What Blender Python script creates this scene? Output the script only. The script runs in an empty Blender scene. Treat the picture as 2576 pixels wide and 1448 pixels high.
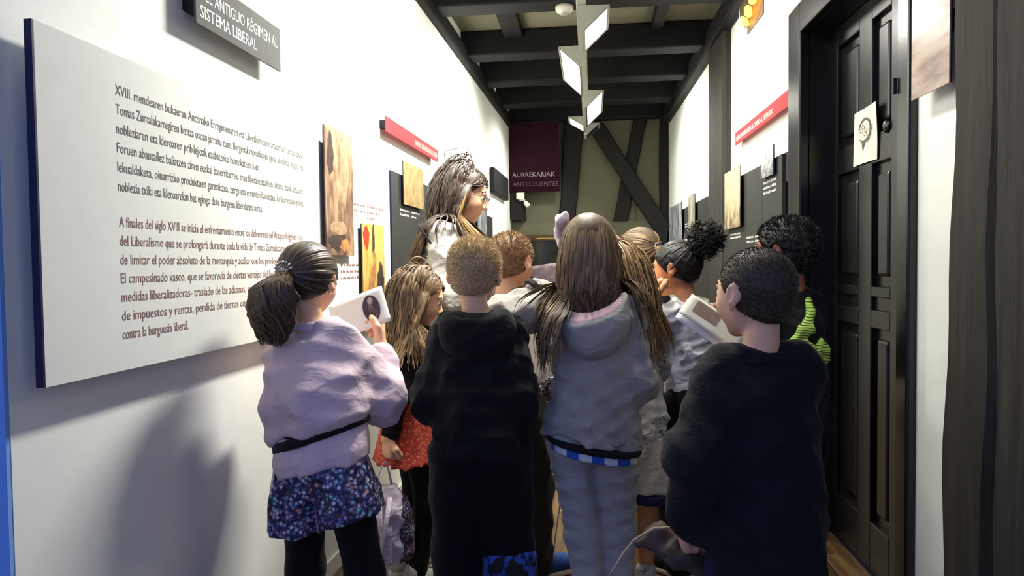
import bpy, bmesh, math, random
import numpy as np
from mathutils import Vector, Matrix

# ------------------------------------------------------------------ camera, world, exposure
scene = bpy.context.scene
COL = scene.collection
cam_data = bpy.data.cameras.new('camera')
cam_data.sensor_width = 36.0
cam_data.lens = 1750.0 / 2576.0 * 36.0
cam_data.clip_start = 0.02
cam = bpy.data.objects.new('camera', cam_data)
COL.objects.link(cam)
cam.matrix_world = (Matrix.Translation((0, 0, 1.22)) @ Matrix.Rotation(math.radians(6.55), 4, 'Z')
                    @ Matrix.Rotation(math.radians(90 - 1.9), 4, 'X') @ Matrix.Rotation(-0.012, 4, 'Z'))
scene.camera = cam
world = bpy.data.worlds.new('daylight')
scene.world = world
world.use_nodes = True
world.node_tree.nodes['Background'].inputs[0].default_value = (0.32, 0.43, 1.0, 1)
world.node_tree.nodes['Background'].inputs[1].default_value = 0.42
vs = scene.view_settings
vs.view_transform = 'Standard'
vs.look = 'None'
vs.exposure = 0.85
vs.gamma = 1.0
vs.use_curve_mapping = False
scene.cycles.use_denoising = True
scene.cycles.max_bounces = 6
LAMP_WATTS = 34.0
rng = random.Random(7)
nrg = np.random.default_rng(11)

# ------------------------------------------------------------------ materials
def srgb(r, g, b):
    f = lambda c: c / 12.92 if c <= 0.04045 else ((c + 0.055) / 1.055) ** 2.4
    return (f(r / 255), f(g / 255), f(b / 255), 1.0)

class NT:
    def __init__(self, name):
        self.m = bpy.data.materials.new(name)
        self.m.use_nodes = True
        self.t = self.m.node_tree
        self.b = self.t.nodes['Principled BSDF']
    def n(self, typ, **kw):
        nd = self.t.nodes.new(typ)
        for k, v in kw.items():
            if hasattr(nd, k):
                setattr(nd, k, v)
            else:
                nd.inputs[k].default_value = v
        return nd
    def l(self, a, b):
        self.t.links.new(a, b)
    def coord(self, scale=(1, 1, 1), rot=(0, 0, 0), kind='Object'):
        tc = self.n('ShaderNodeTexCoord')
        mp = self.n('ShaderNodeMapping')
        mp.inputs['Scale'].default_value = scale
        mp.inputs['Rotation'].default_value = rot
        self.l(tc.outputs[kind], mp.inputs['Vector'])
        return mp.outputs['Vector']
    def noise(self, vec, scale, detail=3.0, rough=0.55, dist=0.0):
        nd = self.n('ShaderNodeTexNoise')
        nd.inputs['Scale'].default_value = scale
        nd.inputs['Detail'].default_value = detail
        nd.inputs['Roughness'].default_value = rough
        nd.inputs['Distortion'].default_value = dist
        self.l(vec, nd.inputs['Vector'])
        return nd.outputs['Fac']
    def ramp(self, fac, stops, interp='LINEAR'):
        r = self.n('ShaderNodeValToRGB')
        r.color_ramp.interpolation = interp
        el = r.color_ramp.elements
        el[0].position, el[0].color = stops[0]
        el[1].position, el[1].color = stops[1]
        for p, c in stops[2:]:
            e = el.new(p)
            e.color = c
        self.l(fac, r.inputs['Fac'])
        return r.outputs['Color']
    def bump(self, fac, strength=0.3, dist=0.002):
        b = self.n('ShaderNodeBump')
        b.inputs['Strength'].default_value = strength
        b.inputs['Distance'].default_value = dist
        self.l(fac, b.inputs['Height'])
        self.l(b.outputs['Normal'], self.b.inputs['Normal'])
    def mix(self, fac, a, b, mode='MIX'):
        m = self.n('ShaderNodeMix', data_type='RGBA', blend_type=mode)
        for sock, v in ((m.inputs[0], fac), (m.inputs[6], a), (m.inputs[7], b)):
            if hasattr(v, 'is_linked'):
                self.l(v, sock)
            else:
                sock.default_value = v
        return m.outputs[2]
    def base(self, v):
        if hasattr(v, 'is_linked'):
            self.l(v, self.b.inputs['Base Color'])
        else:
            self.b.inputs['Base Color'].default_value = v

def scl(c, k):
    return (min(c[0] * k, 1), min(c[1] * k, 1), min(c[2] * k, 1), 1)

def mat(name, col, rough=0.6, spec=0.3, metal=0.0, vary=0.1, nscale=20.0, bump=0.0, stretch=(1, 1, 1), bdist=0.002, sheen=0.0):
    t = NT(name)
    v = t.coord(stretch)
    f = t.noise(v, nscale)
    t.base(t.ramp(f, [(0.25, scl(col, 1 - vary)), (0.75, scl(col, 1 + vary))]))
    t.b.inputs['Roughness'].default_value = rough
    t.b.inputs['Specular IOR Level'].default_value = spec
    t.b.inputs['Metallic'].default_value = metal
    if sheen:
        t.b.inputs['Sheen Weight'].default_value = sheen
    if bump:
        t.bump(f, bump, bdist)
    return t.m

def emis(name, col, strength):
    t = NT(name)
    t.base(col)
    t.b.inputs['Emission Color'].default_value = col
    t.b.inputs['Emission Strength'].default_value = strength
    return t.m

def wood(name, col, rough=0.5, axis=1, bump=0.4, spec=0.3):
    t = NT(name)
    s = [14.0, 14.0, 14.0]
    s[axis] = 0.9
    v = t.coord(tuple(s))
    f = t.noise(v, 2.2, 6.0, 0.65, 0.6)
    t.base(t.ramp(f, [(0.3, scl(col, 0.55)), (0.7, scl(col, 1.5))]))
    t.b.inputs['Roughness'].default_value = rough
    t.b.inputs['Specular IOR Level'].default_value = spec
    t.bump(f, bump, 0.006)
    return t.m

M = {}
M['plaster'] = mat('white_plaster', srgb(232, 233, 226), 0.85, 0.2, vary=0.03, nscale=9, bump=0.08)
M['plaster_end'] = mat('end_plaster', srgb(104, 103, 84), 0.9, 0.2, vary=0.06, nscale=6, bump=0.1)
M['daylight_blue'] = mat('plaster_in_blue_daylight', srgb(120, 165, 225), 0.8, 0.2, vary=0.03)  # white plaster with blue daylight put into its colour
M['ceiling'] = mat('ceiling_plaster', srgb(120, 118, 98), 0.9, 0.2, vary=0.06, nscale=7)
M['beam_y'] = wood('black_timber_along', srgb(15, 14, 15), 0.65, 1)
M['beam_x'] = wood('black_timber_across', srgb(15, 14, 15), 0.65, 0)
M['beam_z'] = wood('black_timber_upright', srgb(19, 18, 18), 0.65, 2)
M['log'] = wood('rough_grey_timber', srgb(46, 43, 38), 0.75, 2, 0.9)
M['door'] = mat('black_gloss_paint', srgb(16, 16, 14), 0.27, 0.5, vary=0.25, nscale=5, bump=0.12)
M['board_white'] = mat('white_board', srgb(220, 221, 214), 0.85, 0.15, vary=0.015)
M['board_edge'] = mat('dark_board_edge', srgb(30, 24, 60), 0.6)
M['text_grey'] = mat('grey_print', srgb(104, 100, 92), 0.8)
M['text_red'] = mat('red_brown_print', srgb(132, 98, 90), 0.8)
M['text_white'] = mat('white_print', srgb(238, 238, 232), 0.6)
M['text_pink'] = mat('pale_pink_print', srgb(240, 205, 190), 0.6)
M['text_banner1'] = mat('grey_banner_print', srgb(150, 138, 146), 0.7)
M['text_banner2'] = mat('mauve_banner_print', srgb(100, 66, 82), 0.7)
M['sign_grey'] = mat('grey_sign_board', srgb(84, 84, 82), 0.8, 0.15, vary=0.06)
M['sign_red'] = mat('red_sign_board', srgb(160, 48, 54), 0.7, 0.2, vary=0.08)
M['black_mount'] = mat('black_mount', srgb(25, 23, 30), 0.6)
M['dark_panel'] = mat('charcoal_panel', srgb(46, 46, 44), 0.5, 0.3, vary=0.08, nscale=4)
M['paper'] = mat('white_paper', srgb(235, 234, 226), 0.7, 0.2, vary=0.03)
M['cream_paper'] = mat('cream_paper', srgb(226, 222, 200), 0.7, 0.2, vary=0.03)
M['ink'] = mat('grey_ink', srgb(95, 88, 84), 0.7)
M['lamp_grey'] = mat('light_grey_lamp_metal', srgb(178, 178, 165), 0.45, 0.4, metal=0.2, vary=0.04)
M['lamp_frame'] = mat('dark_lamp_frame', srgb(70, 66, 62), 0.4)
M['lamp_glass'] = emis('lit_lamp_glass', (1.0, 0.985, 0.90, 1), 6.0)
M['glass_off'] = mat('unlit_lamp_glass', srgb(40, 40, 38), 0.15, 0.5)
M['white_plastic'] = mat('white_plastic', srgb(222, 220, 205), 0.4, 0.4, vary=0.03)
M['exit_plate'] = mat('grey_exit_plate', srgb(96, 88, 70), 0.6)
M['amber'] = emis('amber_lamp', (1.0, 0.36, 0.02, 1), 9.0)
M['banner'] = mat('dark_plum_banner', srgb(48, 20, 32), 0.8, 0.1, vary=0.15, nscale=6)
M['brown_frame'] = wood('brown_frame_wood', srgb(70, 52, 30), 0.4, 2)
M['dark_glass'] = mat('dark_glass', srgb(38, 40, 30), 0.08, 0.6, vary=0.3, nscale=2)
M['brass'] = mat('brass', srgb(190, 160, 80), 0.25, 0.5, metal=1.0)

def shell(name, col):
    t = NT(name)
    t.base(col)
    t.b.inputs['Transmission Weight'].default_value = 1.0
    t.b.inputs['Roughness'].default_value = 0.05
    t.b.inputs['IOR'].default_value = 1.08
    return t.m
M['clear_plastic'] = shell('clear_plastic', (0.9, 0.9, 0.85, 1))

def floor_mat():
    t = NT('brown_floor_wood')
    v = t.coord((9, 0.8, 9))
    f = t.noise(v, 3.0, 6.0, 0.6, 0.5)
    oi = t.n('ShaderNodeObjectInfo')
    c = t.ramp(f, [(0.3, srgb(64, 46, 30)), (0.72, srgb(122, 92, 58))])
    h = t.n('ShaderNodeHueSaturation')
    mr = t.n('ShaderNodeMapRange')
    mr.inputs['To Min'].default_value = 0.65
    mr.inputs['To Max'].default_value = 1.2
    t.l(oi.outputs['Random'], mr.inputs['Value'])
    t.l(mr.outputs['Result'], h.inputs['Value'])
    t.l(c, h.inputs['Color'])
    t.base(h.outputs['Color'])
    t.b.inputs['Roughness'].default_value = 0.3
    t.b.inputs['Specular IOR Level'].default_value = 0.5
    t.bump(f, 0.12, 0.002)
    return t.m
M['floor'] = floor_mat()
M['floor_gap'] = mat('dark_floor_gap', srgb(28, 20, 14), 0.8)

def art(name, stops, scale=6.0, dist=1.5, stretch=(1, 1, 1), grad=0.0, rough=0.8, k=0.55):
    """blotchy print for a picture: warped noise mapped to a palette"""
    t = NT(name)
    v = t.coord(stretch)
    f = t.noise(v, scale, 6.0, 0.62, dist)
    if grad:
        sp = t.n('ShaderNodeSeparateXYZ')
        tc = t.n('ShaderNodeTexCoord')
        t.l(tc.outputs['Generated'], sp.inputs[0])
        ma = t.n('ShaderNodeMath', operation='MULTIPLY_ADD')
        t.l(sp.outputs['Z'], ma.inputs[0])
        ma.inputs[1].default_value = grad
        t.l(f, ma.inputs[2])
        f = ma.outputs[0]
    t.base(t.ramp(f, [(a, scl(c, k)) for a, c in stops]))
    t.b.inputs['Roughness'].default_value = rough
    return t.m

M['art_ruin'] = art('brown_picture_print', [(0.30, srgb(48, 30, 24)), (0.44, srgb(112, 78, 56)), (0.56, srgb(158, 120, 88)), (0.70, srgb(214, 176, 132))], 11.0, 0.5, (1, 1.3, 0.6), 0.16)
M['art_gold'] = art('golden_picture_print', [(0.34, srgb(46, 28, 16)), (0.44, srgb(150, 84, 32)), (0.54, srgb(224, 164, 66)), (0.64, srgb(240, 204, 106)), (0.80, srgb(236, 206, 104))], 11.0, 0.6, (1, 1.6, 0.55), 0.28)
M['art_sand'] = art('sandy_picture_print', [(0.30, srgb(118, 90, 52)), (0.50, srgb(188, 154, 96)), (0.7, srgb(214, 184, 122))], 16.0, 0.4, (1, 1, 1), 0.12)
M['art_cream'] = art('cream_brown_picture_print', [(0.38, srgb(112, 86, 58)), (0.52, srgb(158, 130, 96)), (0.62, srgb(206, 192, 150)), (0.8, srgb(220, 208, 168))], 13.0, 0.4, (1, 1.4, 0.7), 0.4)
M['art_engraving'] = art('grey_engraving_print', [(0.35, srgb(78, 78, 78)), (0.52, srgb(150, 150, 148)), (0.68, srgb(222, 222, 220))], 34.0, 0.8, (1, 1, 1), 0.25)
M['art_grey'] = art('grey_picture_print', [(0.35, srgb(66, 70, 72)), (0.52, srgb(130, 138, 140)), (0.7, srgb(184, 190, 188))], 9.0, 0.6, (1, 1.8, 0.6))
M['art_stone'] = art('stone_picture_print', [(0.35, srgb(92, 88, 70)), (0.52, srgb(150, 146, 124)), (0.7, srgb(190, 188, 166))], 9.0, 0.6, (1, 1.8, 0.6))
M['art_rust'] = art('brown_banded_print', [(0.34, srgb(110, 88, 80)), (0.5, srgb(146, 122, 112)), (0.66, srgb(178, 158, 142))], 5.0, 0.3, (1, 0.8, 4.0), 0.12, 0.22, 1.0)
M['art_plum'] = art('plum_booklet_print', [(0.36, srgb(62, 44, 52)), (0.52, srgb(92, 68, 76)), (0.66, srgb(140, 116, 118))], 22.0, 0.5)
M['art_red'] = mat('red_print', srgb(160, 48, 26), 0.8)

# ------------------------------------------------------------------ mesh helpers
def link(o, parent=None):
    COL.objects.link(o)
    if parent is not None:
        o.parent = parent
    return o

def tag(o, label=None, cat=None, group=None, kind=None):
    if label: o['label'] = label
    if cat: o['category'] = cat
    if group: o['group'] = group
    if kind: o['kind'] = kind
    return o

def mesh(name, verts, faces, m, parent=None, smooth=False):
    me = bpy.data.meshes.new(name)
    me.from_pydata([tuple(map(float, v)) for v in verts], [], [tuple(int(i) for i in f) for f in faces])
    me.materials.append(m if not isinstance(m, str) else M[m])
    if smooth:
        me.polygons.foreach_set('use_smooth', [True] * len(me.polygons))
    me.update()
    return link(bpy.data.objects.new(name, me), parent)

def empty(name, loc=(0, 0, 0), rz=0.0):
    o = bpy.data.objects.new(name, None)
    o.empty_display_size = 0.05
    o.location = loc
    o.rotation_euler = (0, 0, rz)
    return link(o)

BOXF = [(0, 3, 2, 1), (4, 5, 6, 7), (0, 1, 5, 4), (1, 2, 6, 5), (2, 3, 7, 6), (3, 0, 4, 7)]
def boxv(x0, x1, y0, y1, z0, z1):
    return [(x0, y0, z0), (x1, y0, z0), (x1, y1, z0), (x0, y1, z0), (x0, y0, z1), (x1, y0, z1), (x1, y1, z1), (x0, y1, z1)]

def bevel(o, w, seg=2):
    bm = bmesh.new()
    bm.from_mesh(o.data)
    bmesh.ops.bevel(bm, geom=bm.edges[:], offset=w, segments=seg, affect='EDGES', profile=0.5)
    bm.to_mesh(o.data)
    bm.free()
    return o

def box(name, x0, x1, y0, y1, z0, z1, m, parent=None, bev=0.0):
    o = mesh(name, boxv(x0, x1, y0, y1, z0, z1), BOXF, m, parent)
    if bev:
        bevel(o, bev)
    return o

def lathe(name, prof, m, parent=None, seg=24, mtx=None):
    vs_, fs = [], []
    for r, z in prof:
        for k in range(seg):
            a = 2 * math.pi * k / seg
            vs_.append((r * math.cos(a), r * math.sin(a), z))
    for i in range(len(prof) - 1):
        for k in range(seg):
            k2 = (k + 1) % seg
            fs.append((i * seg + k, i * seg + k2, (i + 1) * seg + k2, (i + 1) * seg + k))
    fs.append(tuple(range(seg))[::-1])
    fs.append(tuple((len(prof) - 1) * seg + k for k in range(seg)))
    if mtx is not None:
        vs_ = [tuple(mtx @ Vector(v)) for v in vs_]
    return mesh(name, vs_, fs, m, parent, True)

def tube(name, pts, rad, m, parent=None, seg=8, flat=None):
    """swept tube through points; rad scalar or list; flat=(w,t) makes a strap"""
    P = [Vector(p) for p in pts]
    n = len(P)
    vs_, fs = [], []
    up = Vector((0, 0, 1))
    prevx = None
    for i in range(n):
        t = (P[min(i + 1, n - 1)] - P[max(i - 1, 0)]).normalized()
        x = t.cross(up) if prevx is None else prevx - t * prevx.dot(t)
        if x.length < 1e-4:
            x = t.cross(Vector((1, 0, 0)))
        x.normalize()
        prevx = x
        y = x.cross(t)
        r = rad[i] if isinstance(rad, (list, tuple)) else rad
        for k in range(seg):
            a = 2 * math.pi * k / seg
            if flat:
                q = x * (flat[0] * math.cos(a)) + y * (flat[1] * math.sin(a))
            else:
                q = x * (r * math.cos(a)) + y * (r * math.sin(a))
            vs_.append(P[i] + q)
    for i in range(n - 1):
        for k in range(seg):
            k2 = (k + 1) % seg
            fs.append((i * seg + k, i * seg + k2, (i + 1) * seg + k2, (i + 1) * seg + k))
    fs.append(tuple(range(seg))[::-1])
    fs.append(tuple((n - 1) * seg + k for k in range(seg)))
    return mesh(name, vs_, fs, m, parent, True)

# wall frames: distance s along the wall, offset o out of the wall into the corridor, height z
ANG_L = 0.0234
ANG_R = -0.02165
def LW(s, o, z):
    return Vector((-1.0993 + ANG_L * s + o, s - ANG_L * o, z))
def RW(s, o, z):
    return Vector((1.0342 + ANG_R * s - o, s + ANG_R * o, z))

def wbox(W, name, s0, s1, o0, o1, z0, z1, m, parent=None, bev=0.0):
    v = [W(s0, o0, z0), W(s0, o1, z0), W(s1, o1, z0), W(s1, o0, z0), W(s0, o0, z1), W(s0, o1, z1), W(s1, o1, z1), W(s1, o0, z1)]
    o = mesh(name, v, BOXF if W is LW else [f[::-1] for f in BOXF], m, parent)
    if bev:
        bevel(o, bev)
    return o

def wempty(W, name, s, o, z):
    return empty(name, W(s, o, z))

def kids(root, objs):
    for o in objs:
        o.parent = root
        o.matrix_parent_inverse = Matrix.Translation(root.location).inverted()
    return root

def text_on(W, name, txt, s0, s1, zbase, height, o, m, parent=None, fit=True, mir=False):
    """flat lettering on a wall plane: begins at s0 and runs to s1, capitals `height` tall"""
    cu = bpy.data.curves.new('lettering', 'FONT')
    cu.body = txt
    cu.size = 1.0
    cu.resolution_u = 2
    tmp = bpy.data.objects.new('lettering', cu)
    COL.objects.link(tmp)
    dg = bpy.context.evaluated_depsgraph_get()
    me = bpy.data.meshes.new_from_object(tmp.evaluated_get(dg))
    bpy.data.objects.remove(tmp)
    bpy.data.curves.remove(cu)
    co = np.empty(len(me.vertices) * 3, np.float32)
    me.vertices.foreach_get('co', co)
    co = co.reshape(-1, 3)
    x0, x1 = co[:, 0].min(), co[:, 0].max()
    kx = (s1 - s0) / (x1 - x0)
    kz = height / 0.69
    out = np.empty_like(co)
    for i, (x, y, z) in enumerate(co):
        p = W(s0 + (x - x0) * kx, o, zbase + y * kz)
        out[i] = p
    me.vertices.foreach_set('co', out.ravel())
    me.materials.clear()
    me.materials.append(M[m])
    me.update()
    ob = bpy.data.objects.new(name, me)
    return link(ob, parent)

def marks_on(W, name, s0, s1, zbase, height, o, m, parent=None, seed=0):
    """a caption line too small to read: a row of word-length print marks"""
    r = random.Random(seed)
    vs_, fs = [], []
    s = s0
    sg = 1 if s1 > s0 else -1
    while (s1 - s) * sg > 0.004:
        w = min(r.uniform(0.012, 0.04), abs(s1 - s))
        e = s
        while (s + sg * w - e) * sg > 0.003:
            h = height * (1.0 if r.random() < 0.3 else 0.7)
            b = len(vs_)
            vs_ += [W(e, o, zbase), W(e + sg * 0.0042, o, zbase), W(e + sg * 0.0042, o, zbase + h), W(e, o, zbase + h)]
            fs.append((b, b + 1, b + 2, b + 3))
            e += sg * 0.0062
        s += sg * (w + 0.008)
    ob = mesh(name, vs_, fs, m, parent)
    ob['kind'] = 'stuff'
    return ob

# ------------------------------------------------------------------ the setting
def struct(o):
    o['kind'] = 'structure'
    return o

Y_END = 8.0
o = struct(wbox(LW, 'wall_left', 1.165, Y_END + 0.2, -0.30, 0.0, 0.0, 3.0, 'plaster'))
struct(wbox(LW, 'trim_1', 1.155, 1.165, -0.30, -0.001, 0.0, 3.0, 'daylight_blue'))  # near end face of the wall, its blue daylight painted on
# right wall with a door opening
struct(wbox(RW, 'wall_right', 3.30, Y_END + 0.2, -0.25, 0.0, 0.0, 3.0, 'plaster'))
struct(wbox(RW, 'wall_right_near', -0.6, 2.33, -0.25, 0.0, 0.0, 3.0, 'plaster'))
struct(wbox(RW, 'wall_right_over_door', 2.33, 3.30, -0.25, 0.0, 2.27, 3.0, 'plaster'))
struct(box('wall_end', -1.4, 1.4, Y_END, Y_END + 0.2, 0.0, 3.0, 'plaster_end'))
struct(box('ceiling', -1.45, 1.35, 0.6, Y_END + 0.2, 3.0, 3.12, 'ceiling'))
fl = struct(box('floor', -2.4, 1.35, -1.6, Y_END + 0.2, -0.06, -0.012, 'floor_gap'))
pw, pl = 0.118, 1.45
pm = None
for i in range(18):
    x0 = -1.16 + i * 0.124
    off = (i * 0.53) % 1.45
    for j in range(6):
        y0 = 0.4 - off + j * (pl + 0.004)
        if y0 > Y_END or y0 + pl < 0.3:
            continue
        if pm is None:
            q = mesh('floor_plank', boxv(0, pw, 0, pl, -0.02, 0.0), BOXF, 'floor')
            bevel(q, 0.0015, 1)
            pm = q.data
        else:
            q = link(bpy.data.objects.new('floor_plank', pm))
        q.parent = fl
        q.location = (x0, y0, 0)
# skirting, left
struct(wbox(LW, 'baseboard_left', 1.165, Y_END, 0.0, 0.012, 0.0, 0.07, 'white_plastic', bev=0.002))

# ceiling joists, wall plates
for k, (y, lb) in enumerate(((1.45, 'black ceiling joist over the brown banded picture board'), (2.42, 'black ceiling joist above the panelled door'),
                             (3.42, 'black ceiling joist between the panelled door and the smoke detector'), (4.27, 'black ceiling joist carrying the smoke detector'),
                             (5.28, 'black ceiling joist just beyond the two short ceiling timbers'), (6.06, 'second black ceiling joist back from the end beam'),
                             (6.95, 'black ceiling joist next to the end beam'))):
    b = box('ceiling_joist', -1.16 + 0.01 * k, 1.06, y, y + 0.19, 2.815 - 0.004 * (k % 3), 2.999, 'beam_x', bev=0.012)
    tag(b, lb, 'beam', 'ceiling joists')
b = box('end_beam', -0.93, 0.88, Y_END - 0.13, Y_END - 0.002, 2.83, 2.998, 'beam_x', bev=0.012)
tag(b, 'black timber beam along the top of the end wall', 'beam')
b = wbox(LW, 'wall_plate', 1.3, 7.86, 0.002, 0.05, 2.76, 2.875, 'beam_y', bev=0.01)
tag(b, 'black timber plate along the top of the left wall', 'beam')
b = wbox(RW, 'wall_plate', 1.2, 7.86, 0.002, 0.085, 2.755, 2.90, 'beam_y', bev=0.012)
tag(b, 'black timber plate along the wall above the door', 'beam')
for x0, x1, y0, y1, lb in ((-0.64, -0.50, 4.47, 5.27, 'wide short black timber between joists on the text-board side'), (0.45, 0.53, 4.47, 5.27, 'narrow short black timber between joists on the door side')):
    b = box('noggin', x0, x1, y0, y1, 2.93, 2.998, 'beam_y', bev=0.005)
    tag(b, lb, 'beam', 'short ceiling timbers')

def rough_slab(name, poly, y0, y1, m, parent=None, wob=0.008, seed=1, nsub=8):
    """timber on the end wall: polygon in x,z (two long edges), thickness in y, slightly wavy edges"""
    r = random.Random(seed)
    (a0, a1), (b0, b1) = poly  # a: left edge bottom->top, b: right edge bottom->top
    vs_, fs = [], []
    for i in range(nsub + 1):
        t = i / nsub
        wa, wb = r.uniform(-wob, wob), r.uniform(-wob, wob)
        xa, za = a0[0] + (a1[0] - a0[0]) * t + wa, a0[1] + (a1[1] - a0[1]) * t
        xb, zb = b0[0] + (b1[0] - b0[0]) * t + wb, b0[1] + (b1[1] - b0[1]) * t
        e = 0.012
        vs_ += [(xa, y1, za), (xa, y0 + e, za), (xa + e, y0, za), (xb - e, y0, zb), (xb, y0 + e, zb), (xb, y1, zb)]
    for i in range(nsub):
        for k in range(5):
            fs.append((i * 6 + k, i * 6 + k + 1, (i + 1) * 6 + k + 1, (i + 1) * 6 + k))
    fs.append((0, 1, 2, 3, 4, 5)[::-1])
    fs.append(tuple(nsub * 6 + k for k in range(6)))
    return mesh(name, vs_, fs, m, parent)

ye = Y_END - 0.002
b = rough_slab('wall_post', (((-0.36, 1.70), (-0.295, 2.83)), ((-0.18, 1.70), (-0.07, 2.83))), ye - 0.06, ye, 'beam_z', seed=2)
tag(b, 'black timber upright beside the plum banner', 'beam')
b = rough_slab('slanting_stud', (((0.25, 1.70), (0.475, 2.83)), ((0.405, 1.70), (0.625, 2.83))), ye - 0.055, ye, 'beam_z', seed=3)
tag(b, 'black slanting timber crossing behind the diagonal brace', 'beam')
b = rough_slab('corner_post', (((0.765, 0.0), (0.765, 2.83)), ((0.868, 0.0), (0.868, 2.83))), ye - 0.065, ye, 'beam_z', seed=4)
tag(b, 'black timber corner post on the end wall', 'beam')
b = rough_slab('diagonal_brace', (((0.80, 1.40), (-0.06, 2.80)), ((0.86, 1.64), (0.14, 2.80))), ye - 0.125, ye - 0.066, 'beam_z', seed=5)
tag(b, 'thick black diagonal timber brace on the end wall', 'beam')
b = mesh('corbel', [(x, y, z) for y in (ye - 0.16, ye) for x, z in ((-0.90, 1.73), (-0.74, 1.73), (-0.745, 2.0), (-0.84, 2.04), (-0.84, 2.83), (-0.922, 2.83))],
         [(0, 1, 2, 3, 4, 5), (11, 10, 9, 8, 7, 6)] + [(i, (i + 1) % 6 + 0, (i + 1) % 6 + 6, i + 6)[::-1] for i in range(6)], 'beam_z')
tag(b, 'black timber bracket in the corner under the plum banner', 'beam')
# lower part of the end wall steps forward a little
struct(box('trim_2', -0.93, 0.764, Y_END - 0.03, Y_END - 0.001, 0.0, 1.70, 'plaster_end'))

# glazed door at the end
dr = struct(empty('door_2', (-0.38, Y_END - 0.03, 0)))
prt = [box('door_frame', -0.84, -0.765, Y_END - 0.075, Y_END - 0.031, 0.0, 1.56, 'brown_frame', bev=0.006),
       box('door_frame', 0.0, 0.075, Y_END - 0.075, Y_END - 0.031, 0.0, 1.56, 'brown_frame', bev=0.006),
       box('door_head', -0.765, 0.0, Y_END - 0.075, Y_END - 0.031, 1.49, 1.56, 'brown_frame', bev=0.006),
       box('door_glass', -0.765, 0.0, Y_END - 0.05, Y_END - 0.035, 0.0, 1.49, 'dark_glass'),
       box('brass_strip', -0.62, -0.10, Y_END - 0.08, Y_END - 0.0755, 1.512, 1.524, 'brass')]
kids(dr, prt)
t = box('conduit', 0.490, 0.498, Y_END - 0.012, Y_END - 0.0022, 1.70, 1.98, 'lamp_frame')
tag(t, 'thin cable conduit running up the end wall', 'conduit')

# banner
bn = empty('banner', (-0.635, Y_END - 0.08, 2.03))
nb, vs_, fs = 14, [], []
for j in range(2):
    for i in range(nb + 1):
        x = -0.918 + 0.57 * i / nb
        for z in (2.035, 2.82):
            vs_.append((x, Y_END - 0.175 + 0.004 * math.sin(i * 1.1) + j * 0.003, z))
s2 = 2 * (nb + 1)
for i in range(nb):
    a = 2 * i
    fs.append((a, a + 2, a + 3, a + 1))
    fs.append((s2 + a, s2 + a + 1, s2 + a + 3, s2 + a + 2))
    fs.append((a, s2 + a, s2 + a + 2, a + 2))
cl = mesh('banner_cloth', vs_, fs, 'banner', None, True)
rod = tube('banner_rod', [(-0.93, Y_END - 0.173, 2.82), (-0.335, Y_END - 0.173, 2.82)], 0.008, 'black_mount')
EW = lambda s, o, z: Vector((s, Y_END - 0.181 - o, z))
t1 = text_on(EW, 'lettering', 'AURREKARIAK', -0.88, -0.40, 2.205, 0.052, 0.0, 'text_banner1')
t2 = text_on(EW, 'lettering', 'ANTECEDENTES', -0.873, -0.365, 2.10, 0.05, 0.0, 'text_banner2')
kids(bn, [cl, rod, t1, t2])
tag(bn, 'dark plum hanging banner with two lines of pale capitals', 'banner')

# small spotlight on the corbel
sp = empty('spotlight', (-0.72, Y_END - 0.2, 1.86))
kids(sp, [lathe('lamp_head', [(0.012, 0), (0.026, 0.02), (0.03, 0.07), (0.022, 0.075)], 'white_plastic', None, 16,
                Matrix.Translation((-0.745, Y_END - 0.19, 1.93)) @ Matrix.Rotation(math.radians(140), 4, 'Y')),
          box('bracket', -0.80, -0.735, Y_END - 0.205, Y_END - 0.163, 1.935, 1.955, 'lamp_grey', bev=0.003),
          box('mount_plate', -0.835, -0.745, Y_END - 0.20, Y_END - 0.163, 1.955, 2.03, 'white_plastic', bev=0.004)])
tag(sp, 'small white spotlight clipped to the corner bracket below the banner', 'spotlight')

# right wall: big post, exit light, door, near timbers
def wavy_post(name, W, s0, s1, o1, z0, z1, m, amp, seed, nz=26):
    r = random.Random(seed)
    ph = [r.uniform(0, 6.28) for _ in range(8)]
    vs_, fs = [], []
    for i in range(nz + 1):
        z = z0 + (z1 - z0) * i / nz
        wob = lambda k: amp * (math.sin(2.1 * z + ph[k]) * 0.6 + math.sin(5.3 * z + ph[k + 1]) * 0.35 + math.sin(11 * z + ph[k + 2]) * 0.2)
        a, b_, c = s0 + wob(0), s1 + wob(2), o1 + 0.4 * wob(4)
        e = 0.02
        for s, o_ in ((a, 0.001), (a, c - e), (a + e, c), ((a + b_) / 2, c + 0.004), (b_ - e, c), (b_, c - e), (b_, 0.001)):
            vs_.append(W(s, o_, z))
    for i in range(nz):
        for k in range(6):
            f = (i * 7 + k, i * 7 + k + 1, (i + 1) * 7 + k + 1, (i + 1) * 7 + k)
            fs.append(f if W is RW else f[::-1])
    fs.append(tuple(range(7)))
    fs.append(tuple(nz * 7 + k for k in range(7)))
    ob = mesh(name, vs_, fs, m)
    return ob
b = wavy_post('timber_post', RW, 4.80, 5.31, 0.055, 0.0, 2.755, 'log', 0.006, 5)
tag(b, 'tall dark timber post set against the wall between display panels', 'post')
b = wavy_post('timber_post', RW, 1.745, 1.945, 0.07, 0.0, 2.75, 'log', 0.022, 8)
tag(b, 'rough weathered timber post beside the brown picture board', 'post')
b = wavy_post('timber_post', RW, 1.05, 1.715, 0.085, 0.0, 2.75, 'log', 0.015, 13)
tag(b, 'wide rough timber post behind a dark vertical crack', 'post')

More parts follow.
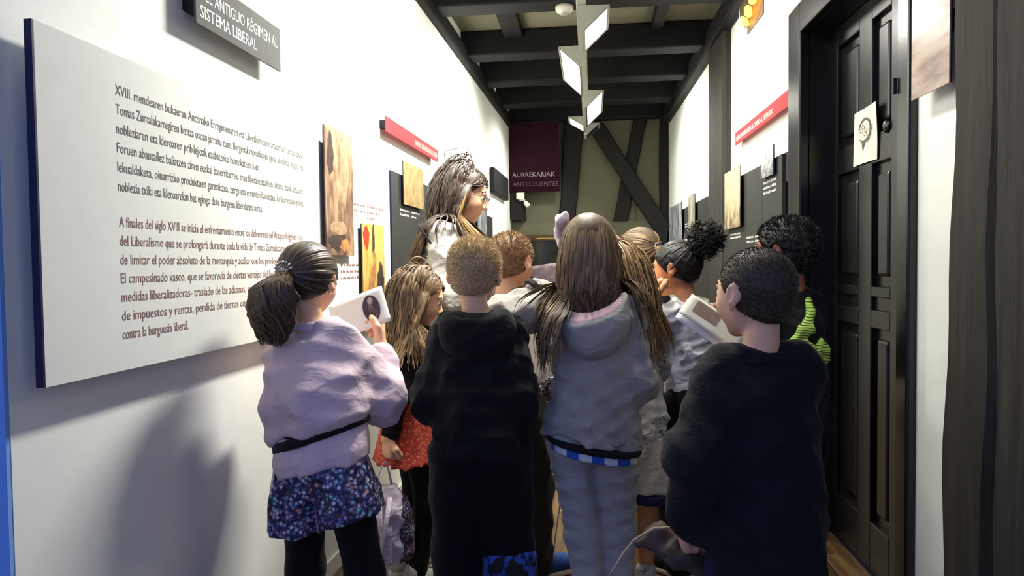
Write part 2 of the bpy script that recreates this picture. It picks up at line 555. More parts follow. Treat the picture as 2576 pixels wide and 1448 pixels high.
# the exit light
ex = empty('exit_light', RW(4.16, 0.0, 2.62))
vs_, fs = [], []
prof = [(0.0, 0.10, 0.12), (0.025, 0.10, 0.12), (0.06, 0.075, 0.10), (0.075, 0.05, 0.07)]
sh = []
for i, (o_, hs, hz) in enumerate(prof):
    for k in range(16):
        a = 2 * math.pi * k / 16
        c, s_ = math.cos(a), math.sin(a)
        p4 = (abs(c) ** 4 + abs(s_) ** 4) ** -0.25
        sh.append(RW(4.16 + hs * 1.6 * c * p4, o_ + 0.002, 2.66 + hz * 0.62 * s_ * p4))
for i in range(3):
    for k in range(16):
        k2 = (k + 1) % 16
        fs.append((i * 16 + k, (i + 1) * 16 + k, (i + 1) * 16 + k2, i * 16 + k2))
fs.append(tuple(48 + k for k in range(16))[::-1])
cov = mesh('cover', sh, fs, 'clear_plastic', None, True)
bk = wbox(RW, 'back_plate', 3.985, 4.335, 0.0, 0.008, 2.575, 2.745, 'exit_plate', bev=0.003)
ab = [lathe('lamp_bulb', [(0.004, -0.03), (0.02, -0.018), (0.02, 0.018), (0.004, 0.03)], 'amber', None, 12, Matrix.Translation(RW(s, 0.035, z))) for s, z in ((4.08, 2.69), (4.16, 2.655), (4.24, 2.63))]
kids(ex, [bk, cov] + ab)
tag(ex, 'clear emergency light with amber glow high on the wall', 'light')

# panelled door in the right wall
d1 = struct(empty('door_1', RW(2.83, 0, 0)))
P = []
P.append(wbox(RW, 'frame_jamb', 3.235, 3.40, 0.0, 0.045, 0.0, 2.365, 'door', bev=0.008))
P.append(wbox(RW, 'frame_jamb', 2.245, 2.325, 0.0, 0.03, 0.0, 2.365, 'door', bev=0.008))
P.append(wbox(RW, 'frame_head', 2.325, 3.235, 0.0, 0.045, 2.23, 2.365, 'door', bev=0.008))
P.append(wbox(RW, 'reveal', 3.235, 3.30, -0.14, 0.0, 0.0, 2.27, 'door'))
P.append(wbox(RW, 'reveal', 2.325, 2.35, -0.14, 0.0, 0.0, 2.27, 'door'))
P.append(wbox(RW, 'reveal', 2.35, 3.235, -0.14, 0.0, 2.23, 2.27, 'door'))
LO = -0.10
def leafbit(nm, s0, s1, z0, z1, o=LO, bev=0.004):
    P.append(wbox(RW, nm, s0, s1, o - 0.03, o, z0, z1, 'door', bev=bev))
for s0, s1 in ((3.19, 3.234), (2.83, 2.95), (2.352, 2.665)):
    leafbit('stile', s0, s1, 0.01, 2.228)
for z0, z1 in ((2.14, 2.228), (1.59, 1.70), (1.08, 1.12), (0.96, 1.03), (0.01, 0.2)):
    leafbit('rail', 2.95, 3.19, z0, z1)
    leafbit('rail', 2.665, 2.83, z0, z1)
for s0, s1 in ((2.95, 3.19), (2.665, 2.83)):
    for z0, z1 in ((1.70, 2.14), (1.12, 1.59), (0.2, 0.96)):
        leafbit('panel', s0, s1, z0, z1, LO - 0.022, 0.001)
        leafbit('raised_field', s0 + 0.035, s1 - 0.035, z0 + 0.04, z1 - 0.04, LO - 0.008, 0.012)
    leafbit('panel', s0, s1, 1.03, 1.08, LO - 0.015, 0.001)
P.append(wbox(RW, 'latch', 2.318, 2.328, 0.0302, 0.042, 1.74, 1.79, 'black_mount', bev=0.002))
P.append(lathe('door_knob', [(0.026, 0), (0.026, 0.006), (0.018, 0.012), (0.010, 0.016)], 'door', None, 16,
               Matrix.Translation(RW(2.69, LO, 1.71)) @ Matrix.Rotation(math.radians(-90), 4, 'Y')))
kids(d1, P)

# paper sheet on the door with a speech-bubble mark
ps = empty('paper_notice', RW(2.87, LO, 1.70))
vs_, fs = [], []
N = 10
for j in range(N + 1):
    for i in range(N + 1):
        u, v = i / N, j / N
        s = 2.985 - 0.225 * u + 0.012 * (0.5 - v)
        z = 1.601 + 0.213 * v
        o_ = LO + 0.006 + 0.012 * (u * v) ** 2 + 0.006 * math.sin(u * 3.1) * (1 - v)
        vs_.append(RW(s, o_, z))
for j in range(N):
    for i in range(N):
        a = j * (N + 1) + i
        fs.append((a, a + N + 1, a + N + 2, a + 1))
nv = len(vs_)
sheet = mesh('sheet', vs_ + [v + Vector((0.0012, 0, 0)) for v in vs_], fs + [tuple(i + nv for i in f[::-1]) for f in fs], 'cream_paper', None, True)
def on_sheet(u, v):
    s = 2.985 - 0.225 * u + 0.012 * (0.5 - v)
    return RW(s, LO + 0.008 + 0.012 * (u * v) ** 2 + 0.006 * math.sin(u * 3.1) * (1 - v), 1.601 + 0.213 * v)
vs_, fs = [], []
arc = []
for k in range(33):
    a = math.radians(170 - k * (360 - 55) / 32.0)
    arc.append((a, 0.012 + 0.020 * math.sin(math.pi * min(1, k / 32 * 0.9 + 0.05))))
for a, w in arc:
    for q in (-1, 1):
        u = 0.50 + (0.26 + q * w) * math.cos(a)
        v = 0.60 + (0.20 + q * w * 0.8) * math.sin(a)
        vs_.append(on_sheet(u, v))
for i in range(len(arc) - 1):
    fs.append((2 * i, 2 * i + 1, 2 * i + 3, 2 * i + 2))
b0 = len(vs_)
for u, v in ((0.40, 0.405), (0.455, 0.39), (0.47, 0.22), (0.445, 0.30)):
    vs_.append(on_sheet(u, v))
fs.append((b0, b0 + 1, b0 + 2, b0 + 3))
b0 = len(vs_)
for u, v in ((0.455, 0.39), (0.62, 0.42), (0.56, 0.385), (0.47, 0.22)):
    vs_.append(on_sheet(u, v))
fs.append((b0, b0 + 1, b0 + 2, b0 + 3))
mark = mesh('bubble_mark', vs_, fs, 'ink')
vs_, fs = [], []
for k in range(150):
    if k < 100:
        rr, a = rng.random() ** 0.6, rng.uniform(0, 6.28)
        u, v = 0.48 + 0.19 * rr * math.cos(a), 0.60 + 0.13 * rr * math.sin(a)
    else:
        a = math.radians(rng.uniform(-75, 10))
        u, v = 0.50 + 0.33 * math.cos(a) + rng.uniform(-.02, .02), 0.60 + 0.25 * math.sin(a)
    e = rng.uniform(0.006, 0.014)
    b0 = len(vs_)
    for du, dv in ((-e, 0), (0, -e), (e, 0), (0, e)):
        vs_.append(on_sheet(u + du, v + dv))
    fs.append((b0, b0 + 1, b0 + 2, b0 + 3))
dots = mesh('speckle_print', vs_, fs, 'ink')
dots['kind'] = 'stuff'
kids(ps, [sheet, mark, dots])
tag(ps, 'cream paper sheet with a speech-bubble drawing taped to the black door', 'paper')

# ------------------------------------------------------------------ exhibits on the left wall
wb = empty('text_board', LW(2.25, 0.03, 1.0))
P = [wbox(LW, 'panel', 1.194, 3.30, 0.036, 0.05, 1.0, 1.684, 'board_white')]
P.append(wbox(LW, 'edge_strip', 1.189, 1.194, 0.034, 0.05, 1.0, 1.684, 'board_edge'))
for s in (1.6, 2.9):
    P.append(wbox(LW, 'wall_mount', s, s + 0.05, 0.0, 0.036, 1.2, 1.5, 'black_mount'))
basque = ['XVIII. mendearen bukaeran Antzinako Erregimenaren eta Liberalismoaren artean hasi zen gatazkak',
          'Tomas Zumalakarregiren bizitza osoan jarraitu zuen. Burgesiak monarkiaren agirte absolutua mugatu eta',
          'nobleziaren eta kleroaren pribilejioak ezabatzeko borrokatzen zuen.',
          'Foruen abantailez baliatzen ziren euskal baserritarrek, arau liberalizatzaileen biktima izanik, aduanen',
          'lekualdaketa, oinarrizko produktuen garestitzea, zerga eta errenten handitzea, lur komunalen galera',
          'noblezia txiki eta kleroarekin bat egingo dute burgesia liberalaren aurka.']
bend = [2.33, 2.335, 2.03, 2.33, 2.33, 2.04]
spanish = ['A finales del siglo XVIII se inicia el enfrentamiento entre los defensores del Antiguo Régimen y los',
           'del Liberalismo que se prolongará durante toda la vida de Tomas Zumalacarregui. Se trata',
           'de limitar el poder absoluto de la monarquía y acabar con los privilegios de la nobleza.',
           'El campesinado vasco, que se favorecía de ciertas ventajas del Fuero y es víctima de',
           'medidas liberalizadoras- traslado de las aduanas, encarecimiento de los productos',
           'de impuestos y rentas, perdida de tierras comunales...- y se une a la nobleza',
           'contra la burguesía liberal.']
send = [2.32, 2.30, 2.30, 2.30, 2.30, 2.30, 1.645]
for k, (tx, e) in enumerate(zip(basque, bend)):
    P.append(text_on(LW, 'text_line', tx, 1.406, e, 1.597 - k * 0.0413, 0.0225, 0.0506, 'text_grey'))
for k, (tx, e) in enumerate(zip(spanish, send)):
    P.append(text_on(LW, 'text_line', tx, 1.406, e, 1.313 - k * 0.0408, 0.0225, 0.0506, 'text_red'))
for k in range(2):
    P.append(marks_on(LW, 'caption_line', 2.815, 2.955, 1.478 - k * 0.026, 0.012, 0.0506, 'text_grey', seed=k))
for k in range(3):
    P.append(marks_on(LW, 'caption_line', 2.975, 3.22 - 0.07 * k, 1.480 - k * 0.026, 0.012, 0.0506, 'text_red', seed=10 + k))
    P.append(marks_on(LW, 'caption_line', 2.50, 2.64, 1.222 - k * 0.026, 0.012, 0.0506, 'text_grey', seed=20 + k))
    P.append(marks_on(LW, 'caption_line', 2.66, 2.86, 1.222 - k * 0.026, 0.012, 0.0506, 'text_red', seed=30 + k))
kids(wb, P)
tag(wb, 'long white wall board with two paragraphs of printed text', 'board')

def plaque(W, name, s0, s1, z0, z1, o0, o1, m, label, cat='sign', extra=(), mounts=True):
    r = wempty(W, name, (s0 + s1) / 2, o0, z0)
    parts = [wbox(W, 'panel', s0, s1, o1 - 0.006, o1, z0, z1, m, bev=0.0012)]
    if mounts:
        h = z1 - z0
        for s in (s0 + 0.02 * (1 if s1 > s0 else -1), s1 - 0.08):
            parts.append(wbox(W, 'wall_mount', s, s + 0.05, o0, o1 - 0.006, z0 + h * 0.3, z1 - h * 0.2, 'black_mount'))
    parts += list(extra)
    kids(r, parts)
    tag(r, label, cat)
    return r

T = [text_on(LW, 'lettering', 'DEL ANTIGUO RÉGIMEN AL', 1.735, 2.165, 1.925, 0.032, 0.0507, 'text_white'),
     text_on(LW, 'lettering', 'SISTEMA LIBERAL', 1.735, 2.03, 1.877, 0.032, 0.0507, 'text_white')]
plaque(LW, 'title_sign', 1.715, 2.185, 1.855, 1.992, 0.0, 0.05, 'sign_grey', 'dark grey title plaque with white capitals above the white text board', 'sign', T)
T = [text_on(LW, 'lettering', 'ANTZINAKO ERREGIMENA ANTIGUO RÉGIMEN', 3.80, 4.31, 1.893, 0.03, 0.0407, 'text_pink')]
plaque(LW, 'red_sign', 3.30, 4.34, 1.873, 1.948, 0.0, 0.04, 'sign_red', 'long red sign with white capitals above the charcoal panel by the guide', 'sign', T)
T = [text_on(RW, 'lettering', 'LIBERALISMORAKO BIDEA. EL CAMINO AL LIBERALISMO', 4.48, 3.66, 1.968, 0.028, 0.0407, 'text_pink')]
plaque(RW, 'red_sign', 3.34, 4.50, 1.947, 2.025, 0.0, 0.04, 'sign_red', 'long red sign with white capitals beside the black door', 'sign', T)

def picture(W, s0, s1, z0, z1, o0, o1, m, label, extra=()):
    r = wempty(W, 'picture_board', (s0 + s1) / 2, o0, z0)
    p = [wbox(W, 'print', s0, s1, o1 - 0.004, o1, z0, z1, m), wbox(W, 'backing', s0 + 0.002, s1 - 0.002, o1 - 0.009, o1 - 0.004, z0 + 0.002, z1 - 0.002, 'board_edge'),
         wbox(W, 'spacer', (s0 + s1) / 2 - 0.03, (s0 + s1) / 2 + 0.03, o0, o1 - 0.009, (z0 + z1) / 2 - 0.03, (z0 + z1) / 2 + 0.03, 'black_mount')]
    kids(r, p + list(extra))
    tag(r, label, 'picture')
    return r

def paint(W, nm, pts, o, m):
    return mesh(nm, [W(s, o, z) for s, z in pts], [tuple(range(len(pts)))[::-1]], m)
def blob(s, z, rs, rz, seed, n=18, k=0.25):
    r = random.Random(seed)
    return [(s + rs * (1 + k * r.uniform(-1, 1)) * math.cos(6.283 * i / n), z + rz * (1 + k * r.uniform(-1, 1)) * math.sin(6.283 * i / n)) for i in range(n)]
M['paint_pale'] = art('pale_ochre_paint', [(0.3, srgb(150, 112, 78)), (0.6, srgb(206, 172, 130))], 40.0, 0.5)
M['paint_dark'] = art('umber_paint', [(0.3, srgb(34, 22, 16)), (0.6, srgb(82, 54, 36))], 40.0, 0.5)
M['paint_tan'] = art('tan_paint', [(0.3, srgb(160, 96, 44)), (0.6, srgb(222, 160, 88))], 40.0, 0.5)
E_ = [paint(LW, 'paint_patch', blob(2.66, 1.57, 0.035, 0.13, 1), 0.0723, 'paint_pale'), paint(LW, 'paint_patch', blob(2.57, 1.46, 0.020, 0.10, 2), 0.0724, 'paint_pale'),
      paint(LW, 'paint_patch', blob(2.60, 1.37, 0.085, 0.028, 3), 0.0725, 'paint_pale'), paint(LW, 'paint_patch', blob(2.60, 1.315, 0.10, 0.034, 4), 0.0726, 'paint_dark'),
      paint(LW, 'paint_patch', blob(2.655, 1.305, 0.05, 0.026, 5), 0.0727, 'paint_tan'), paint(LW, 'paint_patch', blob(2.525, 1.64, 0.03, 0.08, 6), 0.0723, 'paint_dark')]
picture(LW, 2.475, 2.755, 1.265, 1.745, 0.05, 0.072, 'art_ruin', 'tall brown picture of ruined walls mounted on the white text board', E_)
E_ = [paint(LW, 'paint_patch', blob(2.90, 1.345, 0.036, 0.05, 11), 0.0723, 'art_red'), paint(LW, 'paint_patch', blob(2.99, 1.33, 0.018, 0.075, 12), 0.0723, 'paint_dark'),
      paint(LW, 'paint_patch', blob(3.0, 1.23, 0.026, 0.07, 13), 0.0724, 'paint_tan'), paint(LW, 'paint_patch', blob(3.08, 1.12, 0.05, 0.11, 14), 0.0725, 'paint_dark'),
      paint(LW, 'paint_patch', blob(2.95, 1.08, 0.04, 0.10, 15), 0.0726, 'paint_tan'), paint(LW, 'paint_patch', blob(3.0, 1.0, 0.12, 0.035, 16), 0.0727, 'paint_dark')]
picture(LW, 2.855, 3.14, 0.96, 1.405, 0.05, 0.072, 'art_gold', 'golden yellow painting print with a red patch in the upper corner', E_)

dp = wempty(LW, 'display_panel', 4.2, 0.02, 1.0)
P = [wbox(LW, 'panel', 3.335, 4.22, 0.035, 0.05, 0.95, 1.69, 'dark_panel'), wbox(LW, 'panel', 4.225, 5.0, 0.035, 0.05, 0.95, 1.69, 'dark_panel'),
     wbox(LW, 'edge_strip', 3.328, 3.335, 0.034, 0.05, 0.95, 1.69, 'board_edge'), wbox(LW, 'wall_mount', 3.6, 3.7, 0.0, 0.035, 1.2, 1.5, 'black_mount'),
     wbox(LW, 'wall_mount', 4.6, 4.7, 0.0, 0.035, 1.2, 1.5, 'black_mount')]
for k in range(2):
    P.append(marks_on(LW, 'caption_line', 3.47, 3.64, 1.505 - k * 0.024, 0.011, 0.0506, 'text_white', seed=40 + k))
    P.append(marks_on(LW, 'caption_line', 3.68, 3.85 - 0.08 * k, 1.505 - k * 0.024, 0.011, 0.0506, 'text_white', seed=50 + k))
kids(dp, P)
tag(dp, 'charcoal display panel behind the long-haired guide', 'panel')
picture(LW, 3.485, 3.86, 1.537, 1.757, 0.05, 0.07, 'art_sand', 'sandy yellow landscape print on the charcoal panel behind the guide')
dp = wempty(LW, 'display_panel', 6.0, 0.02, 1.0)
kids(dp, [wbox(LW, 'panel', 5.45, 6.35, 0.035, 0.05, 0.95, 1.655, 'dark_panel'), wbox(LW, 'wall_mount', 5.8, 5.9, 0.0, 0.035, 1.2, 1.5, 'black_mount')])
tag(dp, 'charcoal display panel at the far end of the left wall', 'panel')
picture(LW, 5.52, 5.92, 1.15, 1.765, 0.05, 0.07, 'art_grey', 'tall grey picture beyond the guide in glasses')
b = wbox(LW, 'wall_bracket', 6.50, 7.42, 0.002, 0.05, 1.905, 2.14, 'beam_y', bev=0.01)
tag(b, 'short black timber block let into the left wall near the banner', 'beam')

# ------------------------------------------------------------------ exhibits on the right wall
dp = wempty(RW, 'display_panel', 4.0, 0.02, 1.0)
P = []
for s0, s1 in ((3.47, 3.83), (3.834, 4.19), (4.194, 4.78)):
    P.append(wbox(RW, 'panel', s0, s1, 0.035, 0.05, 0.95, 1.735, 'dark_panel'))
P.append(wbox(RW, 'wall_mount', 3.42, 3.50, 0.0, 0.035, 1.60, 1.74, 'black_mount'))
P.append(wbox(RW, 'wall_mount', 4.5, 4.6, 0.0, 0.035, 1.2, 1.5, 'black_mount'))
for k in range(3):
    P.append(marks_on(RW, 'caption_line', 3.80, 3.68, 1.625 - k * 0.027, 0.014, 0.0506, 'text_white', seed=60 + k))
    P.append(marks_on(RW, 'caption_line', 3.67, 3.57, 1.625 - k * 0.027, 0.014, 0.0506, 'text_white', seed=70 + k))
for k in range(2):
    P.append(marks_on(RW, 'caption_line', 4.60, 4.47, 1.39 - k * 0.022, 0.012, 0.0506, 'text_white', seed=80 + k))
    P.append(marks_on(RW, 'caption_line', 4.45, 4.32, 1.39 - k * 0.022, 0.012, 0.0506, 'text_white', seed=85 + k))
    P.append(marks_on(RW, 'caption_line', 4.18, 4.0, 1.355 - k * 0.024, 0.012, 0.0506, 'text_white', seed=90 + k))
    P.append(marks_on(RW, 'caption_line', 3.98, 3.85, 1.355 - k * 0.024, 0.012, 0.0506, 'text_white', seed=95 + k))
kids(dp, P)
tag(dp, 'charcoal display panel between the black door and the tall timber post', 'panel')
picture(RW, 4.23, 4.65, 1.43, 1.79, 0.05, 0.075, 'art_cream', 'cream and brown picture on the charcoal panel next to the tall post')
picture(RW, 3.56, 3.78, 1.65, 1.80, 0.05, 0.07, 'art_engraving', 'small grey engraving on the charcoal panel next to the black door')
dp = wempty(RW, 'display_panel', 6.4, 0.02, 1.0)
P = [wbox(RW, 'panel', 5.32, 6.3, 0.035, 0.05, 0.95, 1.715, 'dark_panel'), wbox(RW, 'panel', 6.304, 7.4, 0.035, 0.05, 0.95, 1.715, 'dark_panel'),
     wbox(RW, 'wall_mount', 5.8, 5.9, 0.0, 0.035, 1.2, 1.5, 'black_mount')]
for k in range(2):
    P.append(marks_on(RW, 'caption_line', 6.45, 6.25, 1.56 - k * 0.022, 0.012, 0.0506, 'text_white', seed=100 + k))
kids(dp, P)
tag(dp, 'charcoal display panel beyond the tall timber post', 'panel')
picture(RW, 6.50, 7.3, 1.32, 1.78, 0.05, 0.075, 'art_grey', 'blue grey picture on the far charcoal panel nearest the end wall')
picture(RW, 5.80, 6.12, 1.20, 1.785, 0.05, 0.075, 'art_stone', 'narrow stone-coloured picture on the far charcoal panel')
picture(RW, 6.14, 6.48, 1.30, 1.43, 0.05, 0.07, 'cream_paper', 'small cream picture between the two tall ones on the far panel')
picture(RW, 1.965, 2.172, 1.685, 2.06, 0.0, 0.055, 'art_rust', 'brown banded picture board between the door and the rough timber post')

# ------------------------------------------------------------------ track with wall-washing lamps
tr = empty('light_track', (-0.048, 3.9, 2.68))
P = [box('rail', -0.075, -0.02, 1.2, 7.5, 2.665, 2.70, 'lamp_grey', bev=0.003)]
for y in (1.5, 3.5, 5.37, 7.04):
    P.append(box('hanger', -0.062, -0.034, y, y + 0.03, 2.70, 2.806, 'lamp_grey'))
kids(tr, P)
tag(tr, 'light grey lighting track hung under the black joists', 'light track')

def washer(side, y0, y1, lit=True, label='', dz=0.145, out=0.16, watts=1.0, spread=130):
    cx = -0.048
    r = empty('track_lamp', (cx, (y0 + y1) / 2, 2.52))
    zt, zb = 2.662, 2.662 - dz
    A = (cx - side * 0.02, zt)
    T_ = (cx + side * out, zt - 0.004)
    B_ = (cx + side * 0.008, zb)
    C_ = (cx - side * 0.02, zb)
    parts = []
    def prism(nm, pts, ya, yb, m):
        n = len(pts)
        v = [(x, ya, z) for x, z in pts] + [(x, yb, z) for x, z in pts]
        f = [tuple(range(n)), tuple(range(2 * n - 1, n - 1, -1))] + [(i, i + n, (i + 1) % n + n, (i + 1) % n) for i in range(n)]
        ob = mesh(nm, v, f, m)
        bm = bmesh.new(); bm.from_mesh(ob.data); bmesh.ops.recalc_face_normals(bm, faces=bm.faces[:]); bm.to_mesh(ob.data); bm.free()
        return ob
    e = 0.006
    for ya in (y0, y1 - e):
        parts.append(prism('end_cheek', [A, T_, B_, C_], ya, ya + e, 'lamp_grey'))
    # top and track-side skins
    parts.append(prism('housing', [A, T_, (T_[0], T_[1] - 0.008), (A[0] + side * 0.01, zt - 0.012), (C_[0] + side * 0.01, zb + 0.006), (B_[0], zb + 0.006), B_, C_], y0 + e, y1 - e, 'lamp_grey'))
    nx, nz = (T_[1] - B_[1]) * side, -(T_[0] - B_[0]) * side
    L_ = math.hypot(nx, nz)
    nx, nz = nx / L_ * 1.0, nz / L_
    P0 = lambda t, d: (B_[0] + (T_[0] - B_[0]) * t + nx * d, B_[1] + (T_[1] - B_[1]) * t + nz * d)
    fr = 0.016
    parts.append(prism('frame_bar', [P0(0.0, -0.006), P0(0.09, -0.006), P0(0.09, 0.002), P0(0.0, 0.002)], y0 + e, y1 - e, 'lamp_frame'))
    parts.append(prism('frame_bar', [P0(0.91, -0.006), P0(1.0, -0.006), P0(1.0, 0.002), P0(0.91, 0.002)], y0 + e, y1 - e, 'lamp_frame'))
    for ya in (y0 + e, y1 - e - fr):
        parts.append(prism('frame_bar', [P0(0.09, -0.006), P0(0.91, -0.006), P0(0.91, 0.002), P0(0.09, 0.002)], ya, ya + fr, 'lamp_frame'))
    parts.append(prism('lamp_glass', [P0(0.09, -0.005), P0(0.91, -0.005), P0(0.91, -0.003), P0(0.09, -0.003)], y0 + e + fr, y1 - e - fr, 'lamp_glass' if lit else 'glass_off'))
    if lit:
        ld = bpy.data.lights.new('lamp_light', 'AREA')
        ld.shape = 'RECTANGLE'
        ld.size, ld.size_y = (y1 - y0) - 0.05, L_ * 0.78
        ld.energy = LAMP_WATTS * watts
        ld.color = (1.0, 0.985, 0.90)
        ld.spread = math.radians(spread)
        lo_ = link(bpy.data.objects.new('lamp_light', ld))
        c_ = P0(0.5, 0.0005)
        zax = Vector((-nx, 0, -nz))
        xax = Vector((0, 1, 0))
        lo_.matrix_world = Matrix((xax, zax.cross(xax), zax)).transposed().to_4x4()
        lo_.location = (c_[0], (y0 + y1) / 2, c_[1])
        parts.append(lo_)
    kids(r, parts)
    tag(r, label, 'lamp', 'lamps on the lighting track')
washer(-1, 2.45, 3.30, True, 'lit track lamp turned to the white text board', watts=1.45, spread=165)
washer(1, 1.75, 2.40, True, 'lit track lamp above the boy with the buzz cut', watts=0.14, spread=150)
washer(1, 3.95, 4.36, True, 'short lit track lamp beside the smoke detector', watts=0.42)
washer(-1, 4.66, 5.50, True, 'large lit track lamp turned to the wall behind the guide', watts=0.75)
washer(1, 5.86, 6.70, True, 'lit track lamp turned to the tall timber post', watts=0.5)
washer(-1, 6.86, 7.20, True, 'small lit track lamp nearest the plum banner', dz=0.10, out=0.17, watts=0.25)
washer(1, 7.21, 7.47, False, 'unlit track lamp at the end of the track', dz=0.12, out=0.14)

sd = empty('smoke_detector', (-0.155, 4.37, 2.76))
kids(sd, [lathe('body', [(0.030, 0.0), (0.034, 0.012), (0.052, 0.016), (0.056, 0.03), (0.056, 0.046)], 'white_plastic', None, 24, Matrix.Translation((-0.155, 4.37, 2.767))),
          lathe('sensor_ring', [(0.024, -0.004), (0.03, 0.0), (0.03, 0.002)], 'lamp_grey', None, 24, Matrix.Translation((-0.155, 4.37, 2.767)))])
tag(sd, 'round white smoke detector under a joist', 'detector')

# ------------------------------------------------------------------ soft-form modelling: signed distances + surface nets
def smin(a, b, k):
    if k <= 0:
        return np.minimum(a, b)
    h = np.clip(0.5 + 0.5 * (b - a) / k, 0, 1)
    return b + (a - b) * h - k * h * (1 - h)

def V3(p):
    return np.asarray(p, np.float32)

class Form:
    def __init__(self):
        self.ops = []
        self.lo = np.full(3, 1e9)
        self.hi = np.full(3, -1e9)
    def _grow(self, pts, r):
        pts = np.atleast_2d(np.asarray(pts, float))
        self.lo = np.minimum(self.lo, pts.min(0) - r)
        self.hi = np.maximum(self.hi, pts.max(0) + r)
    def cap(self, a, b, ra, rb=None, k=0.02, sub=False):
        rb = ra if rb is None else rb
        a, b = V3(a), V3(b)
        ab = b - a
        L = max(float(ab @ ab), 1e-9)
        def f(P):
            t = np.clip((P - a) @ ab / L, 0, 1)
            q = P - a - t[:, None] * ab
            return np.sqrt((q * q).sum(1)) - (ra + (rb - ra) * t)
        self.ops.append((f, k, sub))
        if not sub:
            self._grow([a, b], max(ra, rb))
        return self
    def chain(self, pts, rads, k=0.02):
        for i in range(len(pts) - 1):
            self.cap(pts[i], pts[i + 1], rads[i], rads[i + 1], k)
        return self
    def ell(self, c, r, R=None, k=0.02, sub=False):
        c, r = V3(c), V3(r)
        R_ = np.eye(3, dtype=np.float32) if R is None else np.asarray(R, np.float32)
        def f(P):
            q = (P - c) @ R_
            k0 = np.sqrt(((q / r) ** 2).sum(1))
            k1 = np.sqrt(((q / (r * r)) ** 2).sum(1)) + 1e-6
            return k0 * (k0 - 1) / k1
        self.ops.append((f, k, sub))
        if not sub:
            self._grow(c, float(r.max()))
        return self
    def loft(self, rings, k=0.02, tilt=(0, 0), fade=None, sub=False):
        """rings: (z, halfwidth, halfdepth, cx, cy) ascending in z"""
        A = np.array(sorted(rings), np.float32)
        z, hw, hd, cx, cy = A.T
        z0, z1 = float(z[0]), float(z[-1])
        tx, ty = tilt
        def f(P):
            zz = P[:, 2]
            if tx or ty:
                w = 1.0 if fade is None else np.clip((fade - zz) / (fade - z0), 0, 1)
                zz = zz - (tx * P[:, 0] + ty * P[:, 1]) * w
            zc = np.clip(zz, z0, z1)
            a, b = np.interp(zc, z, hw), np.interp(zc, z, hd)
            x, y = P[:, 0] - np.interp(zc, z, cx), P[:, 1] - np.interp(zc, z, cy)
            k0 = np.sqrt((x / a) ** 2 + (y / b) ** 2)
            k1 = np.sqrt((x / (a * a)) ** 2 + (y / (b * b)) ** 2) + 1e-6
            d = k0 * (k0 - 1) / k1
            dz = np.maximum(z0 - zz, zz - z1)
            o = np.maximum(d, 0) ** 2 + np.maximum(dz, 0) ** 2
            return (np.where((d > 0) | (dz > 0), np.sqrt(o), np.maximum(d, dz)) * 0.92).astype(np.float32)
        self.ops.append((f, k, sub))
        if not sub:
            m = float(max(hw.max(), hd.max()))
            self._grow([(cx.min(), cy.min(), z0), (cx.max(), cy.max(), z1)], m + 0.03)
        return self
    def cut(self, p, n):
        """keep the side the normal points away from"""
        p, n = V3(p), V3(n)
        n = n / np.linalg.norm(n)
        self.ops.append((lambda P: -((P - p) @ n), 0.004, True))
        return self
    def wrinkle(self, amp, wl, seed, stretch=(1, 1, 1), where=None):
        r = np.random.default_rng(seed)
        ks = []
        for i in range(4):
            v = r.normal(size=3) * np.array(stretch)
            v /= np.linalg.norm(v)
            ks.append((V3(v * 2 * math.pi / (wl * r.uniform(0.7, 1.6))), r.uniform(0, 6.28), V3(r.normal(size=3) * 7), r.uniform(0, 6.28)))
        def g(P):
            s = np.zeros(len(P), np.float32)
            for kv, ph, kw, pw_ in ks:
                s += 0.5 - np.abs(np.sin(P @ kv * 0.5 + ph + 1.3 * np.sin(P @ kw + pw_)))
            s = s * (amp / 2)
            return s if where is None else s * where(P)
        self.ops.append(('disp', g, None))
        return self
    def folds(self, amp, seed, wl=0.10):
        self.wrinkle(amp, wl, seed, (1, 1, 0.7))
        self.wrinkle(amp * 0.5, wl * 0.5, seed + 500, (0.7, 0.7, 1.0))
        return self
    def __call__(self, P):
        P = np.asarray(P, np.float32)
        d = np.full(len(P), 9.0, np.float32)
        for f, k, sub in self.ops:
            if isinstance(f, str):
                d = d - k(P)
            elif sub:
                d = -smin(-d, f(P), k if k else 0)
            else:
                d = smin(d, f(P), k)
        return d
    def grad(self, P, e=0.004):
        g = np.stack([self(P + V3(v)) - self(P - V3(v)) for v in ((e, 0, 0), (0, e, 0), (0, 0, e))], 1)
        return g / (np.linalg.norm(g, axis=1, keepdims=True) + 1e-9)

CORN = np.array([(i, j, k) for i in (0, 1) for j in (0, 1) for k in (0, 1)])
CEDGE = [(a, b) for a in range(8) for b in range(a + 1, 8) if np.abs(CORN[a] - CORN[b]).sum() == 1]

